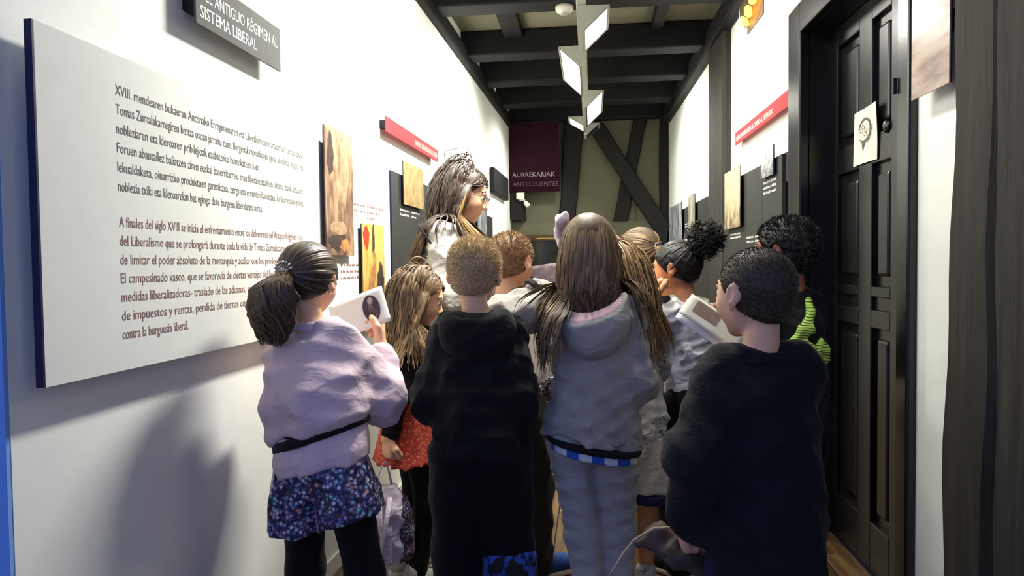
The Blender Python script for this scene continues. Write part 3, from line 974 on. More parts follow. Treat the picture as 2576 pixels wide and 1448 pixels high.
def nets(F, h, lo=None, hi=None):
    lo = (F.lo if lo is None else np.asarray(lo, float)) - 3 * h
    hi = (F.hi if hi is None else np.asarray(hi, float)) + 3 * h
    B = 6
    nb = np.ceil((hi - lo) / (B * h)).astype(int)
    g = np.stack(np.meshgrid(*[np.arange(n) for n in nb], indexing='ij'), -1).reshape(-1, 3)
    dc = F(lo + (g + 0.5) * B * h)
    D = dc.reshape(nb)
    for ax in range(3):
        D = np.repeat(D, B, ax)
    D = np.pad(D, ((0, 1),) * 3, mode='edge').copy()
    act = g[np.abs(dc) < B * h * 0.87 * 1.6 + 0.012]
    loc = np.stack(np.meshgrid(*[np.arange(B + 1)] * 3, indexing='ij'), -1).reshape(-1, 3)
    idx = (act[:, None, :] * B + loc[None]).reshape(-1, 3)
    D[idx[:, 0], idx[:, 1], idx[:, 2]] = F((lo + idx * h).astype(np.float32))
    s = D < 0
    nx, ny, nz = D.shape
    cnt = np.zeros((nx - 1, ny - 1, nz - 1), np.int8)
    for c in CORN:
        cnt += s[c[0]:nx - 1 + c[0], c[1]:ny - 1 + c[1], c[2]:nz - 1 + c[2]]
    cells = np.argwhere((cnt > 0) & (cnt < 8))
    cv = np.stack([D[cells[:, 0] + c[0], cells[:, 1] + c[1], cells[:, 2] + c[2]] for c in CORN], 1)
    acc = np.zeros((len(cells), 3))
    num = np.zeros(len(cells))
    for a, b in CEDGE:
        va, vb = cv[:, a], cv[:, b]
        m = (va < 0) != (vb < 0)
        t = np.where(m, va / np.where(m, va - vb, 1), 0)
        p = CORN[a] + t[:, None] * (CORN[b] - CORN[a])
        acc += p * m[:, None]
        num += m
    verts = lo + (cells + acc / num[:, None]) * h
    vid = np.full(cnt.shape, -1, np.int64)
    vid[cells[:, 0], cells[:, 1], cells[:, 2]] = np.arange(len(cells))
    quads = []
    for ax in range(3):
        u, w = [(1, 2), (2, 0), (0, 1)][ax]
        sl = [slice(1, n - 1) for n in (nx, ny, nz)]
        sa, sb = list(sl), list(sl)
        sa[ax] = slice(0, (nx, ny, nz)[ax] - 1)
        sb[ax] = slice(1, (nx, ny, nz)[ax])
        A, C_ = s[tuple(sa)], s[tuple(sb)]
        e = np.argwhere(A != C_)
        if not len(e):
            continue
        base = e.copy()
        base[:, u] += 1
        base[:, w] += 1
        flip = A[e[:, 0], e[:, 1], e[:, 2]]
        q = []
        for du, dw in ((-1, -1), (0, -1), (0, 0), (-1, 0)):
            c = base.copy()
            c[:, u] += du
            c[:, w] += dw
            q.append(vid[c[:, 0], c[:, 1], c[:, 2]])
        q = np.stack(q, 1)
        q[~flip] = q[~flip][:, ::-1]
        quads.append(q[(q >= 0).all(1)])
    return verts, np.concatenate(quads)

def raw_mesh(name, verts, quads, m, parent, smooth=True, tint=None):
    me = bpy.data.meshes.new(name)
    verts = np.asarray(verts, np.float32)
    quads = np.asarray(quads, np.int32)
    n = quads.shape[1]
    me.vertices.add(len(verts))
    me.vertices.foreach_set('co', verts.ravel())
    me.loops.add(quads.size)
    me.loops.foreach_set('vertex_index', quads.ravel())
    me.polygons.add(len(quads))
    me.polygons.foreach_set('loop_start', np.arange(0, quads.size, n, dtype=np.int32))
    me.polygons.foreach_set('use_smooth', np.full(len(quads), smooth, bool))
    me.materials.append(M[m] if isinstance(m, str) else m)
    if tint is not None:
        at = me.color_attributes.new('tint', 'FLOAT_COLOR', 'POINT')
        c = np.ones((len(verts), 4), np.float32)
        c[:, 0] = c[:, 1] = c[:, 2] = tint
        at.data.foreach_set('color', c.ravel())
    me.update(calc_edges=True)
    me.validate()
    return link(bpy.data.objects.new(name, me), parent)

def form_obj(name, F, h, m, parent, **kw):
    v, q = nets(F, h, **kw)
    return raw_mesh(name, v, q, m, parent)

# ------------------------------------------------------------------ figures
def unit(v):
    v = np.asarray(v, float)
    return v / (np.linalg.norm(v) + 1e-12)

def rotz(a):
    c, s = math.cos(a), math.sin(a)
    return np.array([[c, -s, 0], [s, c, 0], [0, 0, 1]])

def ik(S, W, a, b, pole):
    S, W = np.asarray(S, float), np.asarray(W, float)
    d = W - S
    L = np.linalg.norm(d)
    if L > (a + b) * 0.995:
        W = S + d / L * (a + b) * 0.995
        d = W - S
        L = np.linalg.norm(d)
    t = (a * a - b * b + L * L) / (2 * L)
    hgt = math.sqrt(max(a * a - t * t, 0))
    n = d / L
    p = np.asarray(pole, float)
    p = p - n * (p @ n)
    return S + n * t + unit(p) * hgt, W

CR_C, CR_R = np.array((0, -0.045, 0.10)), np.array((0.365, 0.44, 0.40))

class Fig:
    def __init__(self, label, loc, Ht, yaw=0.0, skin='skin', adult=False, lean=(0, 0), head=(0, 0, 0), head_off=(0, 0, 0),
                 wrL=None, wrR=None, poleL=(-0.6, -0.5, -0.6), poleR=(0.6, -0.5, -0.6), ankL=None, ankR=None, hs=1.0):
        """loc, wrists and poles are world values; lean and head offsets are in the figure's own frame"""
        self.root = empty('person', (loc[0], loc[1], 0), math.radians(yaw))
        tag(self.root, label, 'person')
        self.loc, self.R, self.Ht, self.adult = np.array((loc[0], loc[1], 0.0)), rotz(math.radians(yaw)), Ht, adult
        s = self.s = Ht / 1.28
        self.skin = skin
        self.hh = hh = (Ht / 7.0 if adult else Ht / 6.25) * hs
        zs = Ht * (0.815 if adult else 0.785)
        self.pel = np.array((0, 0, 0.50 * Ht))
        self.neck = np.array((lean[0], lean[1] - 0.01 * s, zs + 0.025 * s))
        hw = (0.098 if adult else 0.084) * Ht
        self.shL = np.array((lean[0] - hw, lean[1], zs))
        self.shR = np.array((lean[0] + hw, lean[1], zs))
        self.lean = lean
        self.hc = np.array((lean[0] + head_off[0], lean[1] + 0.015 * s + head_off[1], Ht - 0.5 * hh + head_off[2]))
        hy, hp, hr = [math.radians(a) for a in head]
        self.Rh = np.array(Matrix.Rotation(hy, 3, 'Z') @ Matrix.Rotation(-hp, 3, 'X') @ Matrix.Rotation(hr, 3, 'Y'))
        ua, fa = 0.165 * Ht, 0.145 * Ht
        tl = self.tl
        wl_ = tl(wrL) if wrL is not None else self.shL + np.array((-0.02, 0.03, -(ua + fa) * 0.97))
        wr_ = tl(wrR) if wrR is not None else self.shR + np.array((0.02, 0.03, -(ua + fa) * 0.97))
        self.elL, self.wrL = ik(self.shL, wl_, ua, fa, self.R.T @ np.array(poleL))
        self.elR, self.wrR = ik(self.shR, wr_, ua, fa, self.R.T @ np.array(poleR))
        self.hipL, self.hipR = np.array((-0.052 * Ht, 0, 0.50 * Ht)), np.array((0.052 * Ht, 0, 0.50 * Ht))
        aL = np.array((-0.07 * Ht, -0.01, 0.05 * Ht)) if ankL is None else np.array((*tl((ankL[0], ankL[1], 0))[:2], 0.05 * Ht))
        aR = np.array((0.07 * Ht, -0.01, 0.05 * Ht)) if ankR is None else np.array((*tl((ankR[0], ankR[1], 0))[:2], 0.05 * Ht))
        self.knL, self.anL = ik(self.hipL, aL, 0.232 * Ht, 0.225 * Ht, (0, 1, 0))
        self.knR, self.anR = ik(self.hipR, aR, 0.232 * Ht, 0.225 * Ht, (0, 1, 0))
        self.handspec = {}
        self.legs_k = 0.58
        self.coll = None
    def tl(self, p):
        return self.R.T @ (np.asarray(p, float) - self.loc)
    def tw(self, p):
        return self.R @ np.asarray(p, float) + self.loc
    def hp(self, q):
        """head units -> figure frame"""
        return self.hc + self.Rh @ (np.asarray(q, float) * self.hh)
    def cx(self, z):
        t = np.clip((z - self.pel[2]) / (self.neck[2] - self.pel[2]), 0, 1.1)
        return self.lean[0] * t, self.lean[1] * t
    def rings(self, rr):
        s = self.s
        out = []
        for r in rr:
            z, a, b = r[0] * self.Ht, r[1] * s, r[2] * s
            x, y = self.cx(z)
            out.append((z, a, b, x + (r[3] * s if len(r) > 3 else 0), y + (r[4] * s if len(r) > 4 else 0)))
        return out
    # ---- skin
    def head_form(self):
        F, u, R = Form(), self.hh, self.Rh
        e = lambda c, r, k=0.05, sub=False, R2=None: F.ell(self.hp(c), np.array(r) * u, R if R2 is None else R @ R2, k * u, sub)
        c = lambda a, b, ra, rb, k=0.05: F.cap(self.hp(a), self.hp(b), ra * u, rb * u, k * u)
        e(CR_C, CR_R)
        e((0, 0.15, -0.06), (0.295, 0.27, 0.32), 0.1)
        e((0, 0.12, -0.24), (0.255, 0.27, 0.24), 0.12)
        e((0, 0.31, -0.40), (0.10, 0.09, 0.085), 0.08)
        for sx in (-1, 1):
            e((sx * 0.165, 0.26, -0.12), (0.12, 0.12, 0.12), 0.1)
        c((-0.16, 0.37, 0.12), (0.16, 0.37, 0.12), 0.035, 0.035, 0.08)
        for sx in (-1, 1):
            e((sx * 0.145, 0.44, 0.03), (0.085, 0.06, 0.055), 0.05, True)
        c((0, 0.40, 0.03), (0, 0.485, -0.12), 0.028, 0.05, 0.04)
        for sx in (-1, 1):
            e((sx * 0.045, 0.445, -0.135), (0.035, 0.04, 0.03), 0.03)
        e((0, 0.395, -0.245), (0.105, 0.045, 0.028), 0.025)
        e((0, 0.385, -0.30), (0.09, 0.045, 0.032), 0.025)
        e((0, 0.46, -0.272), (0.10, 0.03, 0.006), 0.015, True)
        for sx in (-1, 1):
            E_ = np.array(Matrix.Rotation(math.radians(-28 * sx), 3, 'Z') @ Matrix.Rotation(math.radians(10), 3, 'X'))
            e((sx * 0.385, -0.045, -0.005), (0.030, 0.088, 0.128), 0.03, False, E_)
            e((sx * 0.365, 0.0, -0.13), (0.03, 0.05, 0.055), 0.03)
            e((sx * 0.425, -0.015, 0.0), (0.022, 0.055, 0.085), 0.02, True, E_)
        # neck and its root inside the collar
        nb = self.neck
        F.cap(self.hp((0, -0.09, -0.28)), nb, 0.185 * u * (0.95 if not self.adult else 1.0), 0.21 * u, 0.06 * u)
        F.cap(nb, nb - np.array((0, 0, 0.06 * self.s)), 0.21 * u, 0.26 * u, 0.05 * u)
        return F
    def hand_form(self, side, spec):
        """side -1 left, +1 right. spec: dir, palm (figure frame), curl 0..1, spread"""
        W = self.wrL if side < 0 else self.wrR
        El = self.elL if side < 0 else self.elR
        L = 0.105 * self.Ht
        y = unit(spec.get('dir', W - El))
        n = np.asarray(spec.get('palm', (0, 0, -1)), float)
        z = -unit(n - y * (n @ y))      # back of the hand
        x = np.cross(y, z) * side * 1.0  # thumb side is -x for right when palm down
        thumb = -x
        F = Form()
        F.cap(El + (W - El) * 0.55, W, 0.027 * self.s, 0.0235 * self.s, 0.01)
        P = lambda a, b, c: W + thumb * a * L + y * b * L + z * c * L
        curl = spec.get('curl', 0.35)
        kn = [(0.19, 0.47), (0.065, 0.50), (-0.06, 0.48), (-0.17, 0.43)]
        ln = [0.42, 0.47, 0.43, 0.34]
        for (a, b), l in zip(kn, ln):
            F.cap(P(a * 0.55, 0.02, 0), P(a, b, 0), 0.105 * L, 0.088 * L, 0.06 * L)
        F.ell(P(0.02, 0.25, -0.02), (0.001 + 0.23 * L, 0.27 * L, 0.105 * L), np.stack([thumb, y, z], 1), 0.05 * L)
        for i, ((a, b), l) in enumerate(zip(kn, ln)):
            p = np.array((a, b, 0.0))
            ang = 0.0
            pts = [P(*p)]
            for seg, fr, m in ((0, 0.46, 0.9), (1, 0.31, 1.15), (2, 0.23, 0.8)):
                ang += (curl * 1.45 * m) * (1 + 0.06 * i) + 0.06
                dx = spec.get('spread', 0.06) * (1.5 - i) * 0.5 * (1 - curl)
                p = p + l * fr * np.array((dx, math.cos(ang), -math.sin(ang)))
                pts.append(P(*p))
            F.chain(pts, [0.084 * L, 0.078 * L, 0.07 * L, 0.058 * L], 0.012 * L)
        tc = spec.get('thumb', 0.4)
        t0, t1 = (0.16, 0.12, -0.03), (0.34, 0.30, -0.08)
        t2 = (0.40 - 0.12 * tc, 0.48, -0.10 - 0.16 * tc)
        t3 = (0.42 - 0.30 * tc, 0.63, -0.12 - 0.26 * tc)
        F.chain([P(*t0), P(*t1), P(*t2), P(*t3)], [0.11 * L, 0.10 * L, 0.085 * L, 0.066 * L], 0.03 * L)
        return F
    def trunk_form(self):
        s, F = self.s, Form()
        F.loft(self.rings([(0.46, .090, .070), (0.52, .098, .075), (0.62, .080, .062), (0.70, .088, .065), (0.76, .080, .05), (0.80, .04, .04)]), 0.02)
        for sh, el, wr in ((self.shL, self.elL, self.wrL), (self.shR, self.elR, self.wrR)):
            sh = sh * np.array((0.8, 1, 1)) - np.array((0, 0, 0.015 * s))
            F.chain([sh, el, el + (wr - el) * 0.6], [0.020 * s, 0.019 * s, 0.022 * s], 0.02)
        for hp_, kn, an in ((self.hipL, self.knL, self.anL), (self.hipR, self.knR, self.anR)):
            F.chain([hp_, kn, kn + (an - kn) * 0.35 + np.array((0, -0.012 * s, 0)), an], [c * s * self.legs_k for c in (0.068, 0.046, 0.045, 0.03)], 0.02)
        return F
    def body(self, hands=('L', 'R')):
        vs_, qs, n = [], [], 0
        fs = [(self.trunk_form(), 0.010), (self.head_form(), 0.0036 if not self.adult else 0.004)]
        for h_ in ('L', 'R'):
            fs.append((self.hand_form(-1 if h_ == 'L' else 1, self.handspec.get(h_, {})), 0.0028 if h_ in hands else 0.0045))
        for F, h in fs:
            v, q = nets(F, h)
            vs_.append(v)
            qs.append(q + n)
            n += len(v)
        b = raw_mesh('body', np.concatenate(vs_), np.concatenate(qs), self.skin, self.root)
        return b
    def face(self, iris='iris_brown', brow=None):
        u = self.hh
        for sx in (-1, 1):
            e = Form().ell(self.hp((sx * 0.145, 0.345, 0.03)), (0.07 * u,) * 3, None, 0)
            ey = form_obj('eye', e, 0.0035, 'eye_white', self.root)
            i_ = Form().ell(self.hp((sx * 0.148, 0.40, 0.028)), (0.034 * u, 0.022 * u, 0.034 * u), self.Rh, 0)
            form_obj('iris', i_, 0.002, iris, ey)
            if brow:
                pts = [self.hp((sx * a, b, c)) for a, b, c in ((0.07, 0.40, 0.135), (0.15, 0.395, 0.16), (0.235, 0.34, 0.14))]
                tube('eyebrow', pts, [0.012 * u, 0.016 * u, 0.008 * u], brow, self.root, 6)
    # ---- hair
    def in_hair(self, q, front=0.111, nape=-0.099):
        return (0.826 * q[:, 1] - 0.565 * q[:, 2] < front) & (-0.583 * q[:, 1] + 0.813 * q[:, 2] > nape)
    def cap(self, m, thick=0.03, front=0.111, nape=-0.099, h=0.005, bumps=0.0, seed=0, name='hair'):
        F, u = Form(), self.hh
        F.ell(self.hp(CR_C), (CR_R + thick) * u, self.Rh, 0)
        F.ell(self.hp((0, -0.10, -0.16)), np.array((0.27 + thick, 0.26 + thick, 0.24)) * u, self.Rh, 0.1 * u)
        if bumps:
            F.wrinkle(bumps * u, 0.12 * u, seed)
        n1 = self.Rh @ np.array((0, 0.826, -0.565))
        F.cut(self.hp((0, 0.826 * front, -0.565 * front)), n1)
        n2 = self.Rh @ np.array((0, 0.583, -0.813))
        F.cut(self.hp((0, -0.583 * nape, 0.813 * nape)), n2)
        for sx in (-1, 1):   # leave the ears free
            F.ell(self.hp((sx * 0.40, -0.03, -0.03)), np.array((0.10, 0.10, 0.14)) * u, self.Rh, 0.02 * u, True)
        v, q = nets(F, h)
        ob = raw_mesh(name, v, q, m, self.root, True, np.random.default_rng(seed + 3).uniform(0.45, 1.0, len(v)).astype(np.float32))
        return ob, v
    def scalp(self, n, front=0.111, nape=-0.099, seed=0, up=None):
        r = np.random.default_rng(seed)
        out = np.zeros((0, 3))
        while len(out) < n:
            d = r.normal(size=(n * 3, 3))
            d /= np.linalg.norm(d, axis=1, keepdims=True)
            q = CR_C + d * CR_R
            q = q[self.in_hair(q, front, nape)]
            if up is not None:
                q = q[q[:, 2] > up]
            out = np.concatenate([out, q])
        return out[:n]
    def spikes(self, v, m, n, ln, parent, seed, dirn=(0, 0.35, 0.2), w=0.0016, tmin=0.6, tmax=1.3, zfun=None):
        """short cropped hair: thin blades standing off the cap"""
        r = np.random.default_rng(seed)
        q = (v - self.hc) @ self.Rh / self.hh
        ids = r.integers(0, len(v), n)
        p, ql = v[ids], q[ids]
        nn = (ql - CR_C) / (CR_R ** 2)
        nn /= np.linalg.norm(nn, axis=1, keepdims=True)
        keep = (ql - CR_C)[:, 2] > -0.5
        d = nn * 0.8 + np.array(dirn) + r.normal(size=(n, 3)) * 0.25
        d /= np.linalg.norm(d, axis=1, keepdims=True)
        l_ = ln * r.uniform(0.6, 1.2, n)
        if zfun is not None:
            l_ = l_ * zfun(ql)
        dw, sw = d @ self.Rh.T, np.cross(d, r.normal(size=(n, 3))) @ self.Rh.T
        sw /= np.linalg.norm(sw, axis=1, keepdims=True) + 1e-9
        tip = p + dw * l_[:, None]
        P_ = np.stack([p - sw * w, p + sw * w, tip], 1).reshape(-1, 3)
        T_ = np.arange(3 * n).reshape(-1, 3)
        ob = raw_mesh('hair_crop', P_, T_, m, parent, True, np.repeat(r.uniform(tmin, tmax, n), 3))
        ob['kind'] = 'stuff'
        return ob
    def ribbons(self, paths, m, width, name, parent=None, tip=1.0, seed=0, F=None, grad=None):
        """paths (N, K, 3) in the figure frame -> thin three-sided locks"""
        r = np.random.default_rng(seed)
        N, K, _ = paths.shape
        t = np.gradient(paths, axis=1)
        t /= np.linalg.norm(t, axis=2, keepdims=True) + 1e-9
        ref = paths - (self.hc + np.array((0, -0.02, -0.5 * self.hh)))[None, None]
        ref[:, :, 2] *= 0.3
        side = np.cross(t, ref)
        side /= np.linalg.norm(side, axis=2, keepdims=True) + 1e-9
        out = np.cross(side, t)
        prof = np.clip(np.minimum(np.linspace(0.55, 3, K), np.linspace(3.2, 0.2, K)), 0.15, 1)[None, :, None]
        w = width * r.uniform(0.6, 1.3, (N, 1, 1)) * prof
        V_ = np.stack([paths - side * w, paths + out * w * 0.6, paths + side * w], 2).reshape(-1, 3)
        base = (np.arange(N)[:, None] * K + np.arange(K - 1)[None]) * 3
        base = base.ravel()
        Q = np.concatenate([np.stack([base + a, base + a + 1, base + a + 4, base + a + 3], 1) for a in (0, 1)])
        tt = r.uniform(0.55, 1.35, N)[:, None] * (np.linspace(1, tip, K)[None] if grad is None else grad)
        ob = raw_mesh(name, V_, Q, m, parent or self.root, True, np.repeat(tt.ravel(), 3))
        return ob
    def tuck(self, P_, y0, r0=0.0):
        """comb hair back behind the cheeks"""
        r = (P_ - self.hc) @ self.Rh / self.hh
        z = r[:, :, 2]
        w = np.clip((0.42 - z) / 0.22, 0, 1) * np.clip((z + 0.80) / 0.35, 0.0, 1)
        r[:, :, 1] -= w * np.maximum(r[:, :, 1] - y0, 0) * 0.92
        lim = 0.34 * np.clip((z + 0.62) / 0.3, 0, 1) * np.clip((0.30 - z) / 0.35, 0, 1) * np.clip((r[:, :, 1] + 0.25) / 0.2, 0, 1)
        k0 = np.linalg.norm((r - CR_C) / CR_R, axis=2)
        cap_k = np.random.default_rng(5).uniform(1.09, 1.19, (len(r), 1)) + 0.9 * np.clip((0.02 - r[:, :, 1]) / 0.30, 0, 1) + 0.9 * np.clip((0.20 - z) / 0.55, 0, 1) + 60.0 * np.clip(-0.35 - z, 0, 1)
        lim_k = cap_k / np.maximum(k0, cap_k)
        r = CR_C + (r - CR_C) * lim_k[:, :, None]
        z = r[:, :, 2]
        sx = np.where(r[:, :, 0] >= 0, 1, -1)
        r[:, :, 0] = np.where((np.abs(r[:, :, 0]) < lim), sx * lim, r[:, :, 0])
        return self.hc + (r * self.hh) @ self.Rh.T
    def off_face(self, P_, w=0.36, y=0.22):
        r = (P_ - self.hc) @ self.Rh / self.hh
        bad = ((r[:, :, 1] > y) & (np.abs(r[:, :, 0]) < w) & (r[:, :, 2] < 0.24) & (r[:, :, 2] > -0.6)).any(1)
        return ~bad
    def fall(self, q, length, steps, seed, part=0.0, flow=(0, -0.3, -1), grav=0.35, gap=(0.004, 0.03), wave=0.0, lift=0.25, pull=(0, 0, 0), wl=0.12, back=0.5):
        """hair let down: roots q in head units, stepping down under gravity and lying on what it meets"""
        r = np.random.default_rng(seed)
        N = len(q)
        u = self.hh
        n = (q - CR_C) / (CR_R ** 2)
        n /= np.linalg.norm(n, axis=1, keepdims=True)
        d = np.tile(np.array(flow, float), (N, 1))
        wt = np.clip((q[:, 1] + 0.12) / 0.25, 0, 1)
        side_ = r.random(N) > 0.4
        d[:, 0] += np.sign(q[:, 0] - part) * 0.9 * wt * np.where(side_, 1.0, 0.15)
        d[:, 1] -= back * wt * np.where(side_, 1.0, 2.2)
        lift = lift * np.clip(0.5 + q[:, 2], 0.2, 1)[:, None]
        d = d - n * (d * n).sum(1)[:, None] * 0.95 + n * lift
        x = self.hc + (q * u) @ self.Rh.T
        d = d @ self.Rh.T
        d /= np.linalg.norm(d, axis=1, keepdims=True)
        off = r.uniform(*gap, N)
        ln = length * (r.uniform(0.8, 1.08, N) if np.isscalar(length) else 1)
        st = (ln / steps)[:, None]
        ph, fq = r.uniform(0, 6.28, N), r.uniform(0.8, 1.2, N) * 2 * math.pi / wl
        path = [x.copy()]
        g = np.array((0, 0, -1.0)) + np.array(pull)
        for k in range(steps):
            d = d + grav * g + r.normal(size=(N, 3)) * 0.025
            d /= np.linalg.norm(d, axis=1, keepdims=True)
            xn = x + d * st
            for _ in range(2):
                c = self.coll(xn)
                m_ = c < off
                if m_.any():
                    gr = self.coll.grad(xn[m_].astype(np.float32))
                    xn[m_] += gr * (off[m_] - c[m_])[:, None]
            d = xn - x
            d /= np.linalg.norm(d, axis=1, keepdims=True) + 1e-9
            x = xn
            path.append(x.copy())
        P_ = np.stack(path, 1)
        if wave:
            K = steps + 1
            al = np.arange(K)[None] * st
            amp = wave * np.linspace(0, 1, K)[None] ** 0.7
            P_[:, :, 0] += amp * np.sin(al * fq[:, None] + ph[:, None])
            P_[:, :, 1] += amp * np.cos(al * fq[:, None] + ph[:, None])
        return P_
    def gather(self, q, tie, seed, K=10, lift=0.035):
        """hair combed back over the skull to a tie point (head units)"""
        r = np.random.default_rng(seed)
        a = (q - CR_C) / CR_R
        b = (np.asarray(tie) - CR_C) / CR_R
        bl = np.linalg.norm(b)
        b = b / bl
        a = a / np.linalg.norm(a, axis=1, keepdims=True)
        om = np.arccos(np.clip(a @ b, -0.98, 1))[:, None]
        out = []
        th = r.uniform(0.01, 1.0, len(q)) * lift
        for t in np.linspace(0, 1, K):
            p = (np.sin((1 - t) * om) * a + np.sin(t * om) * b) / (np.sin(om) + 1e-6)
            p /= np.linalg.norm(p, axis=1, keepdims=True)
            hgt = 1.02 + (th * (1 + 0.4 * math.sin(math.pi * t)))[:, None]
            hgt = hgt * (1 - t ** 6) + (bl + 0.0) * t ** 6
            out.append(self.hc + ((CR_C + p * CR_R * hgt) * self.hh) @ self.Rh.T)
        P_ = np.stack(out, 1)
        P_ += r.normal(size=(len(q), 1, 3)) * 0.002
        return P_
    def collider(self, *forms, face=False):
        F = Form()
        u = self.hh
        F.ell(self.hp(CR_C), (CR_R + 0.01) * u, self.Rh, 0)
        F.ell(self.hp((0, 0.12, -0.16)), np.array((0.31, 0.29, 0.34)) * u, self.Rh, 0.05 * u)
        F.cap(self.hp((0, -0.09, -0.28)), self.neck, 0.2 * u, 0.22 * u, 0.03)
        if face:   # hair is kept off the face
            F.ell(self.hp((0, 0.40, -0.06)), np.array((0.27, 0.24, 0.42)) * u, self.Rh, 0.04 * u)
        for f in forms:
            F.ops += [o for o in f.ops if not isinstance(o[0], str)]
        self.coll = F
        return F
    # ---- clothes
    def top(self, rings, sl=(0.062, 0.055, 0.045), k=0.035, sleeve=1.0, tilt=(0, 0), fade=None, wr=None, cuff=True):
        F, s = Form(), self.s
        F.loft(self.rings([(r[0], r[1] * 0.90) + tuple(r[2:]) for r in rings]), 0.03, tilt, fade)
        for sh, el, w in ((self.shL, self.elL, self.wrL), (self.shR, self.elR, self.wrR)):
            a = sh + (np.array((self.lean[0], self.lean[1], sh[2] - 0.01)) - sh) * 0.22
            if sleeve >= 1.0:
                F.chain([a, el, el + (w - el) * 0.9], [sl[0] * s, sl[1] * s, sl[2] * s], k * s)
            else:
                F.chain([a, sh + (el - sh) * sleeve], [sl[0] * s, sl[1] * s], k * s)
        return F
    def legs(self, rads=(0.082, 0.06, 0.05), lo=0.02, hipring=True, k=0.03):
        F, s = Form(), self.s
        for hp_, kn, an in ((self.hipL, self.knL, self.anL), (self.hipR, self.knR, self.anR)):
            e = an + np.array((0, 0, -an[2] + lo + rads[2] * s * 0.6))
            F.chain([hp_, kn, e], [r * s for r in rads], k * s)
        if hipring:
            F.loft(self.rings([(0.455, .095, .078), (0.50, .108, .085), (0.57, .098, .075)]), 0.03)
        return F
    def shoes(self, upper, sole, yaw=(8, -8), hands=None):
        for nm, an, a in (('L', self.anL, yaw[0]), ('R', self.anR, yaw[1])):
            s = self.s
            Rz = rotz(math.radians(a))
            f = Rz @ np.array((0, 1, 0))
            b = np.array((an[0], an[1], 0))
            up = np.array((0, 0, 1.0))
            U = Form()
            U.cap(b - f * 0.025 * s + up * 0.045 * s, b + f * 0.12 * s + up * 0.036 * s, 0.034 * s, 0.031 * s, 0.02)
            U.cap(b + up * 0.05 * s, b + up * 0.085 * s - f * 0.006, 0.035 * s, 0.038 * s, 0.025)
            U.cap(b + f * 0.05 * s + up * 0.055 * s, b + f * 0.11 * s + up * 0.04 * s, 0.028 * s, 0.03 * s, 0.02)
            U.cut((0, 0, 0.018 * s), (0, 0, -1))
            sh = form_obj('shoe', U, 0.005, upper, self.root)
            S_ = Form()
            S_.cap(b - f * 0.03 * s + up * 0.014 * s, b + f * 0.128 * s + up * 0.014 * s, 0.037 * s, 0.036 * s, 0.0)
            S_.cut((0, 0, 0.024 * s), (0, 0, 1))
            S_.cut((0, 0, 0.002), (0, 0, -1))
            form_obj('sole', S_, 0.005, sole, sh)
    def part(self, name, F, h, m, parent=None):
        return form_obj(name, F, h, m, parent or self.root)

def hood_form(fig, w=0.125, d=0.085, hgt=0.11, back=0.075, drop=0.01, k=0.03, tilt=18, dip=0.0, side=0.0):
    """a hood lying down the back: open bowl behind the neck"""
    s = fig.s
    c = fig.neck + np.array((0, -back * s, -drop * s))
    R_ = np.array(Matrix.Rotation(math.radians(-tilt), 3, 'X'))
    O = Form()
    O.ell(c + np.array((0, 0, -0.02 * s)), (w * s, d * s, hgt * s), R_, 0)
    O.ell(c + np.array((0, 0.045 * s, 0.05 * s)), ((w - 0.018) * s, (d + 0.0) * s, hgt * s), R_, 0.012 * s, True)
    O.cut(c + np.array((0, -d * s, dip * s)), (side, -0.55, 1))
    L_ = Form()
    L_.ell(c + np.array((0, 0.004, -0.012 * s)), ((w - 0.012) * s, (d - 0.010) * s, (hgt - 0.008) * s), R_, 0)
    L_.ell(c + np.array((0, 0.047 * s, 0.054 * s)), ((w - 0.020) * s, (d + 0.0) * s, hgt * s), R_, 0.012 * s, True)
    L_.cut(c + np.array((0, -d * s, (dip + 0.003) * s)), (side, -0.55, 1))
    return O, L_

# ------------------------------------------------------------------ materials for people
def skin_mat(name, c):
    t = NT(name)
    f = t.noise(t.coord(), 18.0, 4.0)
    t.base(t.ramp(f, [(0.3, scl(c, 0.9)), (0.7, scl(c, 1.06))]))
    t.b.inputs['Roughness'].default_value = 0.55
    t.b.inputs['Subsurface Weight'].default_value = 0.12
    t.b.inputs['Subsurface Radius'].default_value = (0.012, 0.005, 0.003)
    return t.m
M['skin'] = skin_mat('fair_skin', srgb(232, 182, 146))
M['skin_tan'] = skin_mat('tan_skin', srgb(206, 142, 98))
M['skin_brown'] = skin_mat('brown_skin', srgb(150, 92, 66))
M['eye_white'] = mat('eye_white', srgb(228, 224, 218), 0.25, 0.5, vary=0.02)
M['iris_brown'] = mat('dark_iris', srgb(44, 30, 20), 0.15, 0.5)

def hair_mat(name, dark, mid, light, rough=0.42):
    t = NT(name)
    a = t.n('ShaderNodeAttribute', attribute_name='tint')
    ma = t.n('ShaderNodeMath', operation='MULTIPLY')
    t.l(a.outputs['Fac'], ma.inputs[0])
    ma.inputs[1].default_value = 0.5
    t.base(t.ramp(ma.outputs[0], [(0.22, dark), (0.50, mid), (0.85, light)]))
    t.b.inputs['Roughness'].default_value = rough
    t.b.inputs['Specular IOR Level'].default_value = 0.45
    t.b.inputs['Anisotropic'].default_value = 0.5
    return t.m
M['hair_dark'] = hair_mat('dark_brown_hair', srgb(30, 22, 18), srgb(62, 48, 38), srgb(120, 94, 66))
M['hair_woman'] = hair_mat('brown_to_golden_hair', srgb(32, 22, 16), srgb(72, 52, 36), srgb(200, 156, 92), 0.5)
M['hair_brown'] = hair_mat('brown_hair', srgb(54, 41, 29), srgb(120, 95, 66), srgb(196, 164, 116), 0.55)
M['hair_light'] = hair_mat('light_brown_hair', srgb(72, 54, 36), srgb(138, 108, 72), srgb(204, 172, 122))
